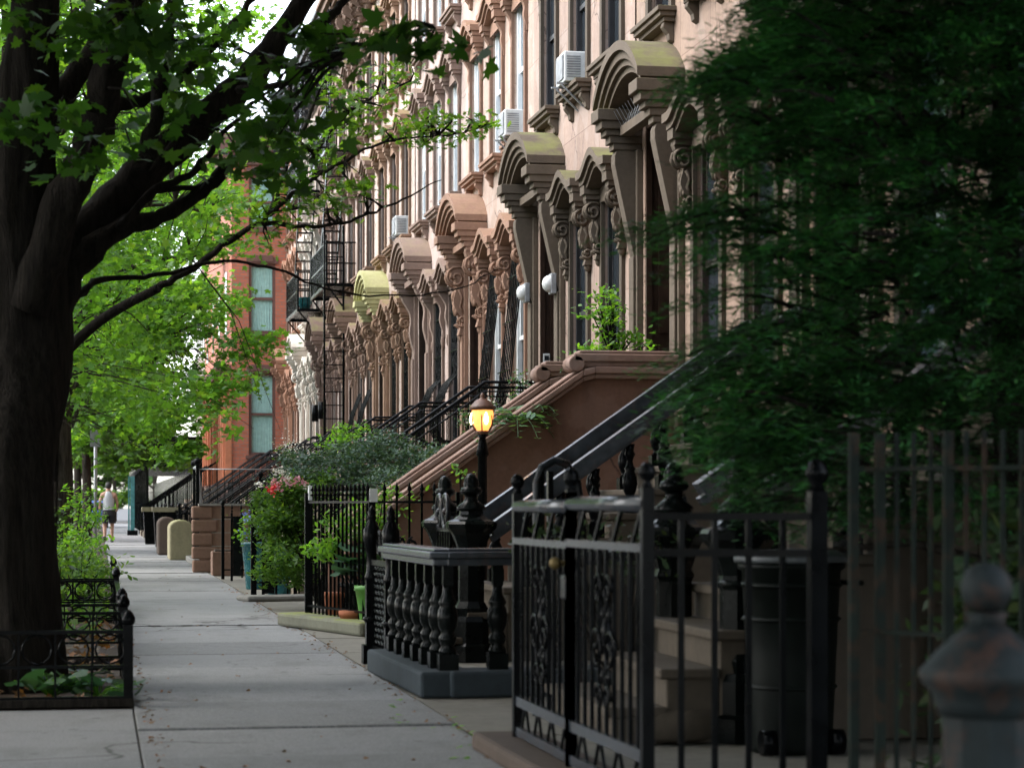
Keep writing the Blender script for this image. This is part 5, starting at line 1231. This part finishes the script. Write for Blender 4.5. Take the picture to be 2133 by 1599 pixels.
shrub('potted_sapling', 'fresh green sapling in a pot on the red brown stoop landing', 'plant', (P(1280,760,24).x, P(1280,760,24).y, 2.6), [B(1258,640,24,34,34,12), B(1275,700,24,28,35,9), B(1325,690,24,28,22,3), B(1230,740,24,30,25,6), B(1340,720,24,22,12,2)], 24, .08, .05, 'oval', 'leaf_bright', flat=.6)
pot(1282,760,24,prof(.12,.16,.3),'iron','dark pot of the sapling on the stoop landing', z=2.33)
# ferns on the cheek wall
def fern(label, base, n=11, L=.42):
    t = thing('fern_plant', label, 'plant', base); pts = []; dr = []; nr = []; m = MB(); sz = []
    rg = random.Random(int(base[1]*100))
    for k in range(n):
        a = k*2.4+rg.random(); e = rg.uniform(.3,1.0); path = []
        for i in range(9):
            u = i/8; path.append(Vector((math.cos(a)*L*u, math.sin(a)*L*u, L*(e*u-.95*u*u))))
        m.tube(path, .003, 3, False)
        for i in range(1, 9):
            for s in (-1,1):
                d = Vector((-math.sin(a)*s, math.cos(a)*s, -.15)); w = .11*L/.42*math.sin(PI*(.12+.85*i/9)); 
                for j in range(1): pts.append(path[i]+d*w*.5); dr.append(tuple(d*5+Vector((math.cos(a),math.sin(a),0))*1.5)); nr.append((0,0,1)); sz.append(w*.8)
    m.build('stem', MT['leaf_fern'], t); leafmesh('fronds', pts, 1, 'oval', MT['leaf_fern'], t, tilt=.2, nrm=nr, dirs=dr, sizes=sz)
q = P(1075,850,22.6); fern('arching fern on the stoop wall beside the lantern', (q.x,q.y,q.z-.1), 14, .42)
q = P(1110,845,22.9); fern('pale fern higher on the stoop wall', (q.x,q.y,q.z-.08), 12, .36)
shrub('potted_bush', 'feathery green plants on the stoop beyond the lantern', 'plant', (P(985,880,25.5).x, P(985,880,25.5).y, 1.5), [B(975,885,25.5,22,25,6), B(1085,810,25.5,18,35,6), B(1010,850,25.5,25,20,5)], 30, .07, .03, 'dia', 'leaf_fern', fl=[('white_bloom','pet_white',4,.05)])
shrub('potted_bush', 'small plants hanging on the second stoop wall', 'plant', (P(1220,770,23.8).x, P(1220,770,23.8).y, 2.3), [B(1215,765,23.8,22,28,6)], 22, .07, .028, 'oval', 'leaf_fern')
# ================================================================ the dark conifer at the right
def conifer():
    base = (4.25, 10.1); t = thing('conifer_tree', 'large dark drooping conifer filling the right side', 'tree', (*base, 0)); O = Vector((*base, 0))
    tm = MB(); tm.tube([(0,0,-.05),(.02,0,1),(0,.05,2.2),(-.03,0,3.6),(0,0,5.2)], [.11,.09,.07,.05,.02], 12); tm.build('trunk', MT['bark_dark'], t)
    rg = random.Random(11); EL = [(-250,1560),(0,1560),(60,1530),(110,1480),(180,1400),(230,1440),(300,1470),(400,1500),(470,1440),(490,1290),(520,1400),(600,1440),(700,1450),(780,1400),(850,1370),(950,1400),(1010,1500),(1060,1520),(1120,1620)]
    def left(y):
        for (a, b), (c, d) in zip(EL, EL[1:]):
            if a <= y <= c: return b+(d-b)*(y-a)/(c-a)
        return 1600
    # frond template: a flat spray of short needle twigs
    br = MB(); P0 = []; DR = []; NR = []; SZ = []
    def branch(tip, start):
        v = tip-start; L = v.length; n = max(4, int(L/.045)); prev = start; pts = []
        for i in range(n+1):
            u = i/n; p = start+v*u+Vector((0,0,.10*L*math.sin(PI*u)-.03*L*u*u)); pts.append(p)
        br.tube(pts[::max(1,n//6)]+[pts[-1]], [max(.002,.012*(1-u)) for u in lin(0,1,len(pts[::max(1,n//6)])+1)], 3, False)
        h = Vector((v.x,v.y,0)).normalized() if Vector((v.x,v.y,0)).length > .01 else Vector((1,0,0)); sd = Vector((-h.y,h.x,0))
        for i in range(n//4, n+1):
            u = i/n; w = .23*(1-u*.75)+.03
            for s in (-1,1):
                ax = (sd*s+h*.7+Vector((0,0,-.25*rg.random()))).normalized()
                for j in range(int(w/.042)+1):
                    q = pts[i]+ax*(.042*j+.01)
                    for s2 in (-1,1):
                        P0.append(q+Vector((rg.gauss(0,.012),rg.gauss(0,.012),rg.gauss(0,.02)))); DR.append(tuple((ax*.8+h*.2+Vector((-ax.y,ax.x,0))*s2*.9)*4)); NR.append((0,0,1)); SZ.append(.034+.016*rg.random())
    cnt = 0
    while cnt < 1200:
        y = rg.uniform(-260, 1120); x0 = left(y); x = x0+ (2330-x0)*rg.random()**1.25; D = rg.uniform(8.7, 11.8) if x > 1560 else rg.uniform(8.9, 10.4)
        if 230 < y < 830 and 1420 < x < 1600 and rg.random() < .6: continue
        if y > 880 and x > 1640 and rg.random() < .6: continue
        tip = P(x, y, D)-O
        zst = max(.7, min(5.0, tip.z-.15*Vector((tip.x,tip.y,0)).length+.1)); st = Vector((0,0,zst)); st = st+(tip-st)*rg.uniform(.25,.55); dv = tip-st; st = tip-Vector((dv.x*rg.uniform(.5,1.1)+rg.uniform(-.25,.25), dv.y*rg.uniform(.3,1)+rg.uniform(-.3,.3), rg.uniform(-.22,.04)))
        if (tip-st).length > .7: st = tip-(tip-st).normalized()*rg.uniform(.35,.7)
        branch(tip, st); cnt += 1
    for (x,y,D) in ((1262,486,9.3),(1330,500,9.3),(1400,520,9.4),(1385,165,9.3),(1405,190,9.4),(1480,100,9.3),(1335,880,9.4),(1340,760,9.5),(1365,640,9.4),(1440,310,9.3),(1490,60,9.3),(1370,570,9.5)):
        tip = P(x,y,D)-O; st = Vector((-.2,-.1,tip.z+.05)); st = tip+(st-tip).normalized()*1.2; branch(tip, st)
    n_main = 26
    for k in range(n_main):
        a = k*2.4; z = .7+k*.17; br.tube([(0,0,z),(math.cos(a)*.5,math.sin(a)*.5,z+.12),(math.cos(a)*1.2,math.sin(a)*1.2,z+.05)],[.03,.02,.008],5,False)
    br.build('branches', MT['bark_dark'], t)
    T = [(-.09,-.1),(.09,-.1),(.12,.7),(0,1.1),(-.12,.7)]
    leafmesh('needles', [tuple(p) for p in P0], 1, np.array(T), MT['leaf_con'], t, tilt=.22, nrm=NR, dirs=DR, sizes=SZ, fold=.1)
    print('conifer leaves', len(P0))
conifer()
shrub('leafy_shrub', 'dark leafy plant low behind the near gate', 'plant', (P(1300,1200,12.4).x,P(1300,1200,12.4).y), [B(1310,1130,12.4,70,70,14), B(1150,1120,12.4,50,40,8)], 14, .09, .04, 'oval', 'leaf_dark')
shrub('dark_hedge', 'dark leafy hedge behind the rusted fence', 'hedge', (3.1,7.6), [((3.5,8.0,.6),(.45,.35,.55),100),((4.0,7.7,.75),(.6,.5,.65),120)], 22, .1, .06, 'oval', 'leaf_dark')
# ================================================================ light
w = bpy.data.worlds.new('World'); bpy.context.scene.world = w; w.use_nodes = True; t = w.node_tree
bg = t.nodes['Background']; sky = t.nodes.new('ShaderNodeTexSky'); sky.sky_type = 'NISHITA'; sky.sun_disc = False
EL_, AZ = R(48), R(-75)      # sun high over the roadway side, veiled by cloud
sky.sun_elevation = EL_; sky.sun_rotation = AZ; sky.air_density = 1.0; sky.dust_density = 2; sky.ozone_density = 1
hs = t.nodes.new('ShaderNodeHueSaturation'); hs.inputs['Saturation'].default_value = .45
t.links.new(sky.outputs[0], hs.inputs['Color']); t.links.new(hs.outputs[0], bg.inputs[0]); bg.inputs[1].default_value = .15
sd_ = bpy.data.lights.new('sun', 'SUN'); so_ = bpy.data.objects.new('sun', sd_); C.objects.link(so_); sd_.energy = .55; sd_.angle = R(60); sd_.color = (1,.985,.96)
dirv = Vector((math.sin(AZ)*math.cos(EL_), math.cos(AZ)*math.cos(EL_), math.sin(EL_)))
so_.rotation_euler = dirv.to_track_quat('Z','Y').to_euler()
sc = bpy.context.scene
sc.view_settings.view_transform = 'Standard'; sc.view_settings.look = 'None'; sc.view_settings.exposure = EXPO; sc.view_settings.gamma = 1
sc.render.engine = 'CYCLES'; sc.cycles.max_bounces = 6; sc.cycles.diffuse_bounces = 3; sc.cycles.glossy_bounces = 2; sc.cycles.transmission_bounces = 3; sc.cycles.transparent_max_bounces = 6
sc.cycles.caustics_reflective = False; sc.cycles.caustics_refractive = False; sc.cycles.use_denoising = True; sc.cycles.sample_clamp_indirect = 4
